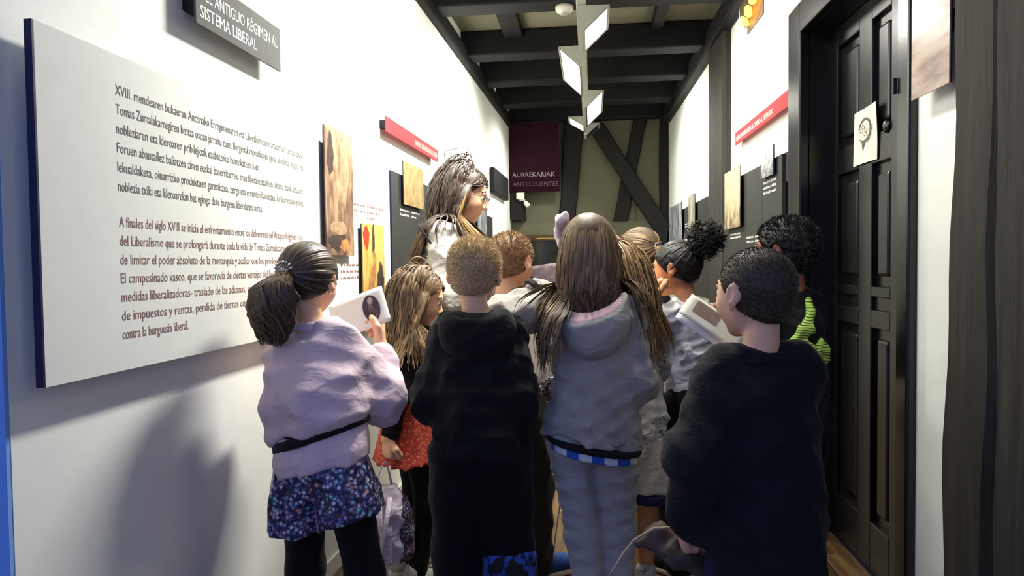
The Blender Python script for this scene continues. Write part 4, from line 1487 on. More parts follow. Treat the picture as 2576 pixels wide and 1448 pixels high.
M['hair_blond'] = hair_mat('cropped_blond_hair', srgb(146, 120, 84), srgb(206, 178, 132), srgb(240, 222, 180), 0.6)
M['hair_crop'] = hair_mat('cropped_brown_hair', srgb(90, 68, 46), srgb(152, 118, 80), srgb(204, 170, 120), 0.6)
M['hair_buzz'] = hair_mat('dark_buzz_hair', srgb(28, 22, 16), srgb(72, 60, 42), srgb(140, 122, 84), 0.6)
M['hair_black'] = hair_mat('black_curly_hair', srgb(14, 11, 10), srgb(30, 25, 22), srgb(58, 50, 40), 0.5)

def cloth(name, c, rough=0.85, vary=0.1, fine=900.0, sheen=0.05, bump=0.25):
    t = NT(name)
    v = t.coord()
    f = t.noise(v, fine, 2.0)
    g = t.noise(v, 14.0, 4.0)
    a = t.ramp(g, [(0.3, scl(c, 1 - vary)), (0.7, scl(c, 1 + vary))])
    t.base(t.mix(f, a, scl(c, 0.8)))
    t.b.inputs['Roughness'].default_value = rough
    t.b.inputs['Specular IOR Level'].default_value = 0.2
    t.b.inputs['Sheen Weight'].default_value = sheen
    md = t.noise(t.coord((1, 1, 1.6)), 16.0, 3.0, 0.5, 0.8)
    b1 = t.n('ShaderNodeBump')
    b1.inputs['Strength'].default_value = 0.55
    b1.inputs['Distance'].default_value = 0.012
    t.l(md, b1.inputs['Height'])
    t.bump(f, bump, 0.001)
    t.l(b1.outputs['Normal'], t.b.inputs['Normal'].links[0].from_node.inputs['Normal'])
    return t.m
M['lilac'] = cloth('lilac_sweatshirt', srgb(222, 198, 206))
M['black_cloth'] = cloth('black_cotton', srgb(24, 24, 25), 0.9, sheen=0.04)
M['black_tights'] = cloth('black_tights', srgb(14, 14, 17), 0.8)
M['navy_black'] = cloth('blue_black_cotton', srgb(25, 26, 29), 0.9, sheen=0.04)
M['grey_marl'] = cloth('grey_marl_jersey', srgb(172, 169, 162), 0.9, 0.12, 500.0)
M['pale_grey'] = cloth('pale_grey_knit', srgb(196, 194, 186), 0.9, 0.08, 420.0)
M['grey_denim'] = cloth('grey_denim', srgb(182, 181, 174), 0.85, 0.12, 700.0)
M['white_cotton'] = cloth('white_cotton', srgb(232, 232, 234), 0.85, 0.03)
M['charcoal_cloth'] = cloth('charcoal_cloth', srgb(62, 62, 58), 0.85, 0.15)
M['dark_trousers'] = cloth('dark_grey_trousers', srgb(44, 44, 42), 0.7, 0.2)
M['cream_cotton'] = cloth('cream_cotton', srgb(214, 206, 190), 0.85, 0.05)
M['navy'] = cloth('navy_cloth', srgb(32, 34, 74), 0.85)
M['pink_lining'] = cloth('pale_pink_lining', srgb(236, 196, 198), 0.9)
M['pink_bow'] = cloth('pale_pink_bow', srgb(252, 228, 220), 0.8)
M['dark_trim'] = cloth('dark_trim', srgb(26, 26, 28), 0.8)
M['blue_shoe'] = cloth('blue_shoe', srgb(44, 74, 140), 0.7)
M['white_shoe'] = cloth('white_shoe', srgb(206, 202, 190), 0.6)
M['rubber_white'] = mat('white_rubber', srgb(214, 206, 180), 0.6, vary=0.04)
M['lilac_bag'] = cloth('pale_lilac_canvas', srgb(204, 190, 206), 0.7, 0.05)
M['brown_bag'] = cloth('brown_mesh_bag', srgb(92, 78, 68), 0.6, 0.25, 300.0)
M['cord'] = cloth('pale_cord', srgb(168, 156, 136), 0.8)
M['silver'] = mat('silver_metal', srgb(200, 200, 205), 0.25, 0.5, metal=1.0)
M['clear_lens'] = shell('clear_lens', (0.95, 0.97, 1.0, 1))
M['grey_lens_frame'] = mat('grey_wire', srgb(110, 112, 118), 0.3, 0.5, metal=0.8)

def sequins(name, stops, scale=85.0, rough=0.28, metal=0.35, bump=0.6):
    t = NT(name)
    vo = t.n('ShaderNodeTexVoronoi')
    vo.inputs['Scale'].default_value = scale
    t.l(t.coord(), vo.inputs['Vector'])
    sp = t.n('ShaderNodeSeparateColor')
    t.l(vo.outputs['Color'], sp.inputs[0])
    c = t.ramp(sp.outputs[0], stops, 'CONSTANT')
    edge = t.ramp(vo.outputs['Distance'], [(0.30, (1, 1, 1, 1)), (0.62, (0.12, 0.12, 0.2, 1))])
    t.base(t.mix(1.0, c, edge, 'MULTIPLY'))
    t.b.inputs['Roughness'].default_value = rough
    t.b.inputs['Metallic'].default_value = metal
    t.bump(sp.outputs[1], bump, 0.004)
    return t.m
M['sequin_shorts'] = sequins('flower_sequin_cloth', [(0.0, srgb(58, 58, 112)), (0.25, srgb(110, 106, 160)), (0.48, srgb(168, 162, 196)), (0.70, srgb(220, 218, 232)), (0.87, srgb(140, 200, 214)), (0.95, srgb(226, 150, 126))], 95.0, 0.35, 0.15)
M['sequin_bag'] = sequins('pastel_sequins', [(0.0, srgb(182, 120, 160)), (0.22, srgb(126, 108, 168)), (0.42, srgb(206, 180, 200)), (0.6, srgb(110, 176, 170)), (0.78, srgb(90, 96, 128)), (0.9, srgb(236, 220, 230))], 190.0, 0.2, 0.6)
M['sequin_silver'] = sequins('silver_sequins', [(0.0, srgb(120, 118, 130)), (0.3, srgb(180, 178, 190)), (0.6, srgb(226, 226, 232)), (0.85, srgb(150, 130, 120))], 220.0, 0.2, 0.6)

def orange_mat():
    t = NT('orange_red_flower_cloth')
    vo = t.n('ShaderNodeTexVoronoi')
    vo.inputs['Scale'].default_value = 95.0
    t.l(t.coord(), vo.inputs['Vector'])
    t.base(t.ramp(vo.outputs['Distance'], [(0.0, srgb(226, 120, 88)), (0.22, srgb(232, 158, 120)), (0.34, srgb(196, 72, 52)), (0.8, srgb(172, 54, 44))]))
    t.b.inputs['Roughness'].default_value = 0.8
    return t.m
M['orange_dress'] = orange_mat()

def stripes(name, a, b, period, axis=2, warp=0.0, duty=0.5, kind='Object', rot=(0, 0, 0), soft=0.04):
    t = NT(name)
    v = t.coord((1, 1, 1), rot, kind)
    sp = t.n('ShaderNodeSeparateXYZ')
    t.l(v, sp.inputs[0])
    src = sp.outputs[axis]
    if warp:
        nz = t.noise(v, 9.0, 2.0)
        ma = t.n('ShaderNodeMath', operation='MULTIPLY_ADD')
        t.l(nz, ma.inputs[0]); ma.inputs[1].default_value = warp; t.l(src, ma.inputs[2])
        src = ma.outputs[0]
    m1 = t.n('ShaderNodeMath', operation='DIVIDE')
    t.l(src, m1.inputs[0]); m1.inputs[1].default_value = period
    m2 = t.n('ShaderNodeMath', operation='FRACT')
    t.l(m1.outputs[0], m2.inputs[0])
    t.base(t.ramp(m2.outputs[0], [(duty - soft, a), (duty + soft, b)]))
    t.b.inputs['Roughness'].default_value = 0.85
    return t.m
M['green_stripes'] = stripes('green_black_stripes', srgb(150, 184, 66), srgb(34, 46, 28), 0.0085, 2, 0.04, 0.66)
M['blue_white'] = stripes('blue_white_blocks', srgb(44, 92, 190), srgb(226, 230, 236), 0.075, 0, 0.0, 0.5)

def line_print(name, ground, ink, scale=16.0):
    """pale cloth with loose line drawings"""
    t = NT(name)
    v = t.coord()
    f = t.noise(v, scale, 2.0, 0.5, 1.2)
    m1 = t.n('ShaderNodeMath', operation='MULTIPLY'); t.l(f, m1.inputs[0]); m1.inputs[1].default_value = 6.0
    m2 = t.n('ShaderNodeMath', operation='FRACT'); t.l(m1.outputs[0], m2.inputs[0])
    lines = t.ramp(m2.outputs[0], [(0.0, ink), (0.10, ink), (0.16, ground), (0.93, ground), (1.0, ink)])
    g = t.noise(v, 9.0, 2.0)
    msk = t.ramp(g, [(0.46, (0, 0, 0, 1)), (0.54, (1, 1, 1, 1))])
    t.base(t.mix(msk, ground, lines))
    t.b.inputs['Roughness'].default_value = 0.85
    return t.m
t_ = NT('blue_patched_black_cloth')
t_.base(t_.ramp(t_.noise(t_.coord(), 14.0, 3.0, 0.5, 0.6), [(0.44, srgb(16, 17, 22)), (0.47, srgb(40, 76, 170)), (0.62, srgb(60, 106, 205))]))
t_.b.inputs['Roughness'].default_value = 0.8
M['blue_patches'] = t_.m
M['charcoal_print'] = mat('charcoal_print', srgb(70, 58, 72), 0.6)
M['flesh_print'] = mat('flesh_print', srgb(214, 198, 186), 0.6)
M['grey_print'] = mat('pencil_print', srgb(120, 118, 120), 0.7)
M['pale_print'] = mat('pale_page_print', srgb(226, 222, 214), 0.7)
M['brown_print'] = mat('brown_photo_print', srgb(150, 124, 108), 0.6, vary=0.25, nscale=60)
M['line_cloth'] = line_print('line_drawing_cloth', srgb(196, 192, 188), srgb(66, 68, 80))
M['floral_black'] = line_print('black_white_flower_cloth', srgb(26, 27, 34), srgb(206, 206, 210), 40.0)

# ------------------------------------------------------------------ people
H8 = 0.0065    # garment cell

# girl in the lilac sweatshirt
g = Fig('girl seen from behind in lilac sweatshirt, sequinned shorts and black tights', (-0.75, 1.86), 1.285, yaw=-8, lean=(-0.035, 0.03),
        head=(4, 12, 4), head_off=(-0.035, 0.01, 0.0), wrL=(-0.82, 2.10, 0.93), wrR=(-0.655, 2.10, 0.97), poleL=(-0.42, -0.35, -0.9), poleR=(0.22, -0.4, -1.0),
        ankL=(-0.86, 1.86), ankR=(-0.62, 1.84))
g.handspec = {'L': dict(palm=(0.3, 0, 1), curl=0.45), 'R': dict(palm=(-0.6, 0.2, 0.5), curl=0.5)}
g.body(())
T_ = g.top([(0.597, .158, .118), (0.62, .172, .135), (0.67, .176, .138, 0, -0.012), (0.72, .168, .122, 0, -0.01), (0.765, .138, .10), (0.80, .085, .075), (0.822, .062, .058)],
           (0.066, 0.074, 0.05), 0.045, tilt=(0.28, 0), fade=0.92)
T_.folds(0.0170, 3, 0.120)
g.part('sweatshirt', T_, H8, 'lilac')
C_ = Form().loft(g.rings([(0.812, .070, .064), (0.832, .060, .056)]), 0.01)
C_.loft(g.rings([(0.80, .052, .05), (0.85, .05, .048)]), 0.006, sub=True)
g.part('collar', C_, 0.005, 'lilac')
B_ = Form().loft(g.rings([(0.515, .138, .118), (0.545, .142, .122), (0.60, .132, .110)]), 0.02, tilt=(0.22, 0)).wrinkle(0.008, 0.12, 8)
g.part('sweatshirt_hem', B_, H8, 'lilac')
B_ = Form().loft(g.rings([(0.580, .138, .118), (0.603, .140, .120)]), 0.004, tilt=(0.34, 0))
g.part('belt', B_, 0.006, 'dark_trim')
S_ = Form()
for sx, hem, tl_ in ((-1, 0.375, 0.0), (1, 0.385, 0.55)):
    S_.loft(g.rings([(hem, .098, .105, sx * 0.075), (0.46, .088, .105, sx * 0.07), (0.54, .080, .095, sx * 0.05)]), 0.006, tilt=(tl_ * 0.9, 0), fade=0.62)
S_.loft(g.rings([(0.455, .05, .09), (0.52, .11, .10)]), 0.02)
S_.wrinkle(0.012, 0.10, 12, (1, 1, 0.2))
g.part('shorts', S_, H8, 'sequin_shorts')
g.part('tights', g.legs((0.066, 0.052, 0.040), hipring=False), 0.009, 'black_tights')
g.shoes('black_cloth', 'dark_trim')
g.collider(T_)
_, cv_ = g.cap('hair_dark', 0.03)
tie = (-0.06, -0.53, 0.0)
g.ribbons(g.gather(g.scalp(900, seed=1), tie, 2, 12), 'hair_dark', 0.0045, 'combed_hair', seed=3)
tw_ = g.hp(tie)
core = Form().ell(tw_ + np.array((-0.012, -0.030, -0.085)), (0.064, 0.048, 0.078), None, 0).ell(tw_ + np.array((-0.03, -0.005, -0.15)), (0.05, 0.035, 0.05), None, 0.03)
core.wrinkle(0.014, 0.05, 5)
v_, q_ = nets(core, 0.006)
pt = raw_mesh('ponytail', v_, q_, 'hair_dark', g.root, True, nrg.uniform(0.6, 1.0, len(v_)))
def tail(fig, n, start, path, rad, seed, m, width, name, parent=None, curl=0.0, K=16):
    """a bundle of locks following a path of (x,y,z) with a radius profile"""
    r = np.random.default_rng(seed)
    path, rad = np.asarray(path, float), np.asarray(rad, float)
    t = np.linspace(0, 1, len(path))
    tt = np.linspace(0, 1, K)
    C = np.stack([np.interp(tt, t, path[:, i]) for i in range(3)], 1)
    for _ in range(3):
        C[1:-1] = (C[:-2] + 2 * C[1:-1] + C[2:]) / 4
    rr = np.interp(tt, t, rad)
    a, q = r.uniform(0, 6.28, n), np.sqrt(r.uniform(0.35, 1, n))
    out = np.zeros((n, K, 3))
    e = r.uniform(0.72, 1.0, n)
    for k in range(K):
        ang = a + curl * tt[k] * (0.6 + 0.8 * q)
        out[:, k] = C[k] + np.stack([np.cos(ang), np.sin(ang), 0 * ang], 1) * (rr[k] * q)[:, None]
    for i in range(n):
        out[i] = np.stack([np.interp(tt * e[i], tt, out[i, :, j]) for j in range(3)], 1)
    out += r.normal(size=(n, K, 3)) * 0.0022
    return fig.ribbons(out, m, width, name, parent, seed=seed)
tail(g, 420, None, [tw_, tw_ + (-0.008, -0.055, -0.03), tw_ + (-0.012, -0.06, -0.09), tw_ + (-0.02, -0.03, -0.15), tw_ + (-0.035, -0.02, -0.20)], [0.012, 0.05, 0.062, 0.05, 0.03], 9, 'hair_dark', 0.0048, 'ponytail_locks', pt, 1.6)
pin = empty('hair_clip')
pin.parent = g.root
bpy.data.objects.remove(pin)
cl_ = Form()
for k in range(7):
    a = math.radians(20 + k * 23)
    e_ = tw_ + np.array((0.026 * math.cos(a), -0.012, 0.004 + 0.026 * math.sin(a)))
    cl_.cap(tw_ + np.array((0, -0.006, 0.002)), e_, 0.0014, 0.0014, 0.001).ell(e_, (0.004, 0.004, 0.004), None, 0.0)
g.part('hair_clip', cl_, 0.0016, 'silver')
er = [g.hp((0.395 + 0.0 * a, -0.03 + 0.045 * math.sin(a), -0.20 + 0.045 * math.cos(a))) for a in np.linspace(0, 6.28, 14)]
tube('earring', er, 0.0009, 'silver', g.root, 6)
P1 = g

# guide with long hair
g = Fig('long-haired woman in glasses and pale grey sweater, guiding the group', (-0.675, 3.05), 1.65, yaw=-72, skin='skin', adult=True, hs=0.95, lean=(0, 0.015),
        head=(-16, 20, 0), head_off=(0, 0.085, 0.0), wrL=(-0.40, 3.15, 1.14), wrR=(-0.43, 2.97, 1.12), poleL=(0, 0.5, -0.8), poleR=(-0.5, -0.5, -0.6))
g.handspec = {'L': dict(palm=(0, 0, 1), curl=0.4), 'R': dict(palm=(0, 0, 1), curl=0.4)}
g.body(())
g.face('iris_brown', 'hair_dark')
T_ = g.top([(0.50, .125, .105), (0.60, .118, .098), (0.70, .128, .105), (0.77, .122, .09), (0.812, .10, .07), (0.845, .055, .05)], (0.060, 0.056, 0.042), 0.04)
T_.folds(0.0136, 4, 0.098)
g.part('sweater', T_, 0.007, 'pale_grey')
g.part('trousers', g.legs((0.078, 0.058, 0.05)), 0.010, 'dark_trousers')
g.shoes('black_cloth', 'dark_trim')
st_ = [g.tl(p) for p in ((-0.735, 2.93, 1.40), (-0.72, 2.875, 1.385), (-0.69, 2.86, 1.345), (-0.65, 2.86, 1.29), (-0.60, 2.875, 1.22))]
tube('bag_strap', st_, 0.005, 'dark_trim', g.root, 6)
g.collider(T_)
g.cap('hair_woman', 0.016, front=0.10)
q_ = g.scalp(2300, front=0.10, seed=21)
ln = 0.36
P_ = g.fall(q_, ln, 26, 22, part=0.05, flow=(0, -0.35, -1.0), grav=0.30, gap=(0.006, 0.022), wave=0.006, lift=0.06, wl=0.11, back=0.9)
P_ = g.tuck(P_, 0.10)
K = P_.shape[1]
gr_ = 0.72 + 0.95 * np.clip((np.linspace(0, 1, K)[None] - 0.45) / 0.55, 0, 1) * np.where(q_[:, 1] > -0.05, 1.0, 0.35)[:, None]
g.ribbons(P_, 'hair_woman', 0.0040, 'long_hair', seed=23, grad=gr_)
# glasses
u = g.hh
gl = None
rims = []
for sx in (-1, 1):
    pts = [g.hp((sx * 0.155 + 0.105 * math.cos(a), 0.475 - 0.05 * abs(math.cos(a)) * 0, 0.025 + 0.085 * math.sin(a))) for a in np.linspace(0, 6.283, 22)]
    r_ = tube('glasses_rim', pts, 0.0012, 'grey_lens_frame', g.root, 6)
    lens = Form().ell(g.hp((sx * 0.155, 0.475, 0.025)), np.array((0.10, 0.008, 0.08)) * u, g.Rh, 0)
    form_obj('lens', lens, 0.003, 'clear_lens', r_)
    tube('glasses_arm', [g.hp((sx * 0.26, 0.47, 0.05)), g.hp((sx * 0.34, 0.25, 0.05)), g.hp((sx * 0.385, -0.02, 0.06))], 0.0012, 'grey_lens_frame', g.root, 6)
tube('glasses_bridge', [g.hp((-0.05, 0.475, 0.04)), g.hp((0, 0.485, 0.05)), g.hp((0.05, 0.475, 0.04))], 0.0012, 'grey_lens_frame', g.root, 6)
P5 = g

# boy in the black hoodie, blond crop
g = Fig('boy with cropped blond hair in a black hoodie and black trousers', (-0.335, 2.05), 1.30, yaw=6, lean=(-0.005, 0.03), head=(-8, 8, 3), head_off=(-0.012, 0.01, 0),
        wrL=(-0.44, 2.25, 0.84), wrR=(-0.22, 2.25, 0.84), poleL=(-0.3, -0.5, -1), poleR=(0.0, -0.5, -1), hs=1.0)
g.handspec = {'L': dict(palm=(1, 0, 0), curl=0.4), 'R': dict(palm=(-1, 0, 0), curl=0.4)}
g.body(())
T_ = g.top([(0.50, .150, .12), (0.56, .158, .125), (0.66, .155, .122), (0.73, .148, .112), (0.775, .128, .095), (0.806, .075, .07), (0.828, .058, .055)], (0.066, 0.062, 0.05), 0.045)
T_.folds(0.0136, 33, 0.120)
g.part('hoodie', T_, H8, 'black_cloth')
O_, L_ = hood_form(g, 0.118, 0.075, 0.095, 0.050, 0.0, dip=0.01)
O_.wrinkle(0.008, 0.1, 35)
hd_ = g.part('hood', O_, 0.0055, 'black_cloth')
g.part('hood_lining', L_, 0.006, 'navy_black', hd_)
g.part('trousers', g.legs((0.092, 0.075, 0.062)).wrinkle(0.008, 0.12, 36), 0.008, 'black_tights')
F_ = Form()
e_ = g.anR + np.array((0, 0, -g.anR[2] + 0.06))
k_ = g.knR + (e_ - g.knR) * 0.12
F_.chain([k_, e_], [0.083 * g.s, 0.082 * g.s], 0.0)
g.part('printed_trouser_leg', F_, 0.008, 'blue_patches')
g.shoes('blue_shoe', 'rubber_white')
cp_, cv_ = g.cap('hair_blond', 0.025, nape=-0.15)
g.spikes(cv_, 'hair_blond', 9000, 0.013, cp_, 5, (0, 0.35, 0.15), 0.0014, 0.5, 1.5, lambda q: np.clip(0.35 + 1.4 * (q[:, 2] + 0.1), 0.35, 1.1))
P3 = g

# boy behind him
g = Fig('boy with cropped brown hair standing in front of the guide, navy shoes', (-0.325, 2.58), 1.335, yaw=-18, lean=(0, 0.03), head=(-6, 14, 0), head_off=(0.0, 0.01, 0),
        wrL=(-0.33, 2.80, 0.96), wrR=(-0.20, 2.78, 0.96), poleL=(-0.35, -0.3, -1), poleR=(0.35, -0.3, -1), ankR=(-0.215, 2.66), ankL=(-0.42, 2.52))
g.handspec = {'L': dict(palm=(0, 0, 1), curl=0.5), 'R': dict(palm=(0, 0, 1), curl=0.5)}
g.body(())
T_ = g.top([(0.47, .150, .118), (0.56, .155, .12), (0.66, .15, .118), (0.73, .142, .108), (0.775, .125, .09), (0.806, .07, .065)], (0.064, 0.060, 0.048), 0.045)
T_.folds(0.0136, 43, 0.112)
g.part('jacket', T_, 0.0075, 'charcoal_cloth')
C_ = Form().loft(g.rings([(0.795, .075, .07), (0.83, .062, .058)]), 0.01)
g.part('collar', C_, 0.006, 'dark_trim')
g.part('trousers', g.legs((0.092, 0.072, 0.060)).wrinkle(0.012, 0.09, 46), 0.0075, 'dark_trousers')
g.shoes('blue_shoe', 'rubber_white', (-10, -38))
cp_, cv_ = g.cap('hair_crop', 0.025, nape=-0.12)
g.spikes(cv_, 'hair_crop', 7000, 0.012, cp_, 6, (0, 0.35, 0.15), 0.0014, 0.5, 1.4, lambda q: np.clip(0.35 + 1.4 * (q[:, 2] + 0.1), 0.35, 1.1))
P4 = g

# girl with the shoulder-length hair and orange dress
g = Fig('small girl with loose brown hair, black cardigan and orange dress', (-0.70, 2.59), 1.195, yaw=-58, lean=(0, 0.02), head=(-24, 24, 0), head_off=(0, 0.02, 0.0),
        wrL=(-0.50, 2.80, 0.80), wrR=(-0.748, 2.445, 0.585), poleL=(0.5, 0.5, -0.6), poleR=(-0.6, -0.6, 0.0))
g.handspec = {'R': dict(dir=g.R.T @ np.array((0.03, -0.02, -1)), palm=g.R.T @ np.array((0.7, 0.7, 0)), curl=0.85, thumb=0.7), 'L': dict(curl=0.4)}
g.body(('R',))
g.face('iris_brown', 'hair_brown')
T_ = g.top([(0.545, .125, .105), (0.60, .125, .105), (0.68, .125, .10), (0.74, .125, .095), (0.78, .11, .08), (0.806, .06, .058)], (0.054, 0.050, 0.038), 0.035)
T_.folds(0.0102, 53, 0.090)
D_ = Form().loft(g.rings([(0.40, .165, .150), (0.44, .150, .135), (0.50, .135, .118), (0.57, .12, .10), (0.62, .10, .085)]), 0.01).wrinkle(0.012, 0.06, 54, (1, 1, 0.1))
g.part('dress', D_, 0.006, 'orange_dress')
g.part('cardigan', T_, H8, 'black_cloth')
g.part('tights', g.legs((0.058, 0.048, 0.04), hipring=False), 0.009, 'black_tights')
g.shoes('white_shoe', 'rubber_white', (10, -6))
wr_ = g.wrR + (g.elR - g.wrR) * 0.06
dn = unit(g.wrR - g.elR)
px_ = unit(np.cross(dn, (0, 0, 1.0)) + np.array((1e-3, 0, 0)))
py_ = np.cross(dn, px_)
tube('bracelet', [wr_ + (px_ * math.cos(a) + py_ * math.sin(a)) * 0.0245 for a in np.linspace(0, 6.283, 18)], 0.0028, 'dark_trim', g.root, 6)
g.collider(T_)
g.cap('hair_brown', 0.016, front=0.10)
q_ = g.scalp(1900, front=0.115, seed=51)
P_ = g.fall(q_, 0.28, 22, 52, part=0.0, flow=(0, -0.15, -1.0), grav=0.32, gap=(0.006, 0.018), wave=0.004, lift=0.06, wl=0.10, back=0.6)
P_ = g.tuck(P_, 0.14)
K = P_.shape[1]
g.ribbons(P_, 'hair_brown', 0.0038, 'loose_hair', seed=53, grad=0.85 + 0.55 * np.clip((np.linspace(0, 1, K)[None] - 0.5) / 0.5, 0, 1) * np.ones((len(q_), 1)))
P2 = g

# girl in the grey hoodie
g = Fig('long-haired girl in grey hoodie and grey jeans with one elbow raised', (0.0, 2.15), 1.375, yaw=-2, lean=(0.005, 0.02), head=(-4, 6, -3), head_off=(-0.012, 0.0, 0.0),
        wrL=(-0.165, 2.335, 1.145), wrR=(0.10, 2.33, 0.93), poleL=(-1.0, 0.12, -0.35), poleR=(0.15, -0.6, -0.9), ankL=(-0.0, 2.13), ankR=(0.075, 2.18), hs=0.96)
g.handspec = {'L': dict(dir=(0.75, 0.45, -0.3), palm=(0.2, -0.3, -1), curl=0.25), 'R': dict(palm=(-1, 0, 0.4), curl=0.5)}
g.body(('L',))
T_ = g.top([(0.492, .156, .124), (0.54, .164, .128), (0.62, .135, .112), (0.70, .14, .108), (0.75, .135, .10), (0.79, .10, .08), (0.815, .062, .06)], (0.062, 0.060, 0.045), 0.04, tilt=(-0.16, 0), fade=0.85)
T_.folds(0.0170, 63, 0.112)
g.part('hoodie', T_, H8, 'grey_marl')
W_ = Form().loft(g.rings([(0.480, .138, .121), (0.492, .139, .123)]), 0.004, tilt=(-0.16, 0))
g.part('hem_trim', W_, 0.005, 'dark_trim')
W_ = Form().loft(g.rings([(0.462, .128, .112), (0.487, .130, .114)]), 0.004, tilt=(-0.16, 0))
g.part('striped_shirt', W_, 0.006, 'blue_white')
O_, L_ = hood_form(g, 0.105, 0.085, 0.125, 0.075, 0.02, tilt=14, dip=-0.03, side=-0.25)
O_.wrinkle(0.008, 0.12, 65)
hd_ = g.part('hood', O_, 0.0055, 'grey_marl')
g.part('hood_lining', L_, 0.006, 'pink_lining', hd_)
cu_ = g.wrL + (g.elL - g.wrL) * 0.12
dn = unit(g.elL - g.wrL)
F_ = Form().cap(cu_, cu_ + dn * 0.012, 0.050, 0.050, 0)
F_.cut(cu_ - dn * 0.004, -dn).cut(cu_ + dn * 0.016, dn)
g.part('cuff_trim', F_, 0.004, 'dark_trim')
g.part('jeans', g.legs((0.074, 0.053, 0.041)).wrinkle(0.006, 0.05, 66, (0.3, 0.3, 1)), 0.007, 'grey_denim')
g.shoes('white_shoe', 'rubber_white')
g.collider(T_, O_)
g.cap('hair_brown', 0.016, front=0.11)
q_ = g.scalp(2300, front=0.11, seed=61)
P_ = g.fall(q_, 0.43, 30, 62, part=0.03, flow=(0, -0.35, -1.0), grav=0.30, gap=(0.007, 0.026), wave=0.004, lift=0.2, wl=0.12, back=0.7)
g.ribbons(P_, 'hair_brown', 0.0040, 'long_hair', seed=63, grad=1.0 - 0.28 * np.linspace(0, 1, P_.shape[1])[None] * np.ones((len(q_), 1)))
bw = g.hp((-0.40, 0.02, 0.30))
F_ = Form()
for a, b, c, rr in ((-0.006, 0.0, 0.026, 0.024), (-0.014, 0.008, -0.006, 0.022), (-0.008, 0.002, -0.036, 0.018), (0.012, -0.005, 0.038, 0.018)):
    F_.ell(bw + np.array((a, b, c)), (rr * 0.8, rr, rr * 1.15), None, 0.008)
F_.wrinkle(0.006, 0.03, 67)
g.part('hair_bow', F_, 0.0035, 'pink_bow')
P6 = g

# girl with line-drawing top and white shorts
g = Fig('fair-haired girl in a line-drawing top and cream shorts with navy hems', (0.14, 2.54), 1.275, yaw=2, skin='skin_tan', lean=(-0.03, 0.03), head=(0, 8, 6), head_off=(-0.035, 0.0, 0.0),
        wrL=(0.02, 2.80, 0.95), wrR=(0.18, 2.80, 0.95), poleL=(-0.3, -0.2, -1), poleR=(0.3, -0.2, -1), ankL=(0.07, 2.53), ankR=(0.19, 2.58), hs=0.97)
g.legs_k = 0.86
g.body(())
T_ = g.top([(0.42, .142, .115), (0.50, .150, .120), (0.60, .138, .108), (0.70, .128, .10), (0.76, .122, .09), (0.80, .07, .065)], (0.058, 0.052, 0.042), 0.04)
T_.folds(0.0136, 73, 0.090)
g.part('top', T_, 0.007, 'line_cloth')
S_ = Form()
Nv = Form()
for sx in (-1, 1):
    S_.loft(g.rings([(0.315, .082, .095, sx * 0.062), (0.40, .080, .098, sx * 0.058), (0.48, .085, .10, sx * 0.05)]), 0.01)
    Nv.loft(g.rings([(0.288, .081, .094, sx * 0.062), (0.314, .083, .096, sx * 0.062)]), 0.0)
S_.wrinkle(0.006, 0.08, 74, (1, 1, 0.2))
g.part('shorts', S_, 0.007, 'cream_cotton')
g.part('shorts_hem', Nv, 0.006, 'navy')
g.shoes('line_cloth', 'rubber_white')
g.collider(T_)
g.cap('hair_light', 0.016, front=0.11)
q_ = g.scalp(1300, front=0.11, seed=71)
P_ = g.fall(q_, 0.34, 26, 72, part=-0.25, flow=(0.2, -0.3, -1.0), grav=0.28, gap=(0.006, 0.02), wave=0.004, lift=0.2, pull=(0.12, -0.05, 0), wl=0.12)
g.ribbons(P_, 'hair_light', 0.0040, 'long_hair', seed=73)
P7 = g

# girl with the low ponytail at the back
g = Fig('girl with brown ponytail and dark flowered top at the back of the group', (0.235, 3.2), 1.375, yaw=38, lean=(0, 0.02), head=(4, 8, 0), head_off=(0, 0.0, 0.0))
g.body(())
T_ = g.top([(0.47, .135, .11), (0.60, .13, .105), (0.70, .13, .10), (0.76, .125, .09), (0.80, .075, .07), (0.825, .06, .06)], (0.056, 0.05, 0.04), 0.04)
g.part('top', T_, 0.008, 'floral_black')
g.part('trousers', g.legs(), 0.011, 'dark_trousers')
g.shoes('black_cloth', 'rubber_white')
g.collider(T_)
g.cap('hair_brown', 0.035)
tie = (0.02, -0.50, 0.06)
g.ribbons(g.gather(g.scalp(700, seed=81), tie, 82, 12), 'hair_brown', 0.0046, 'combed_hair', seed=83)
tw_ = g.hp(tie)
tail(g, 260, None, [tw_, tw_ + (0, -0.04, -0.01), tw_ + (0, -0.055, -0.08), tw_ + (0, -0.05, -0.17)], [0.012, 0.026, 0.03, 0.016], 84, 'hair_brown', 0.0045, 'ponytail', None, 0.5)
F_ = Form()
for a in np.linspace(0, 6.28, 9)[:-1]:
    F_.ell(tw_ + np.array((0.015 * math.cos(a), -0.006, 0.015 * math.sin(a))), (0.006,) * 3, None, 0.002)
g.part('hair_tie', F_, 0.0025, 'silver')
P8 = g

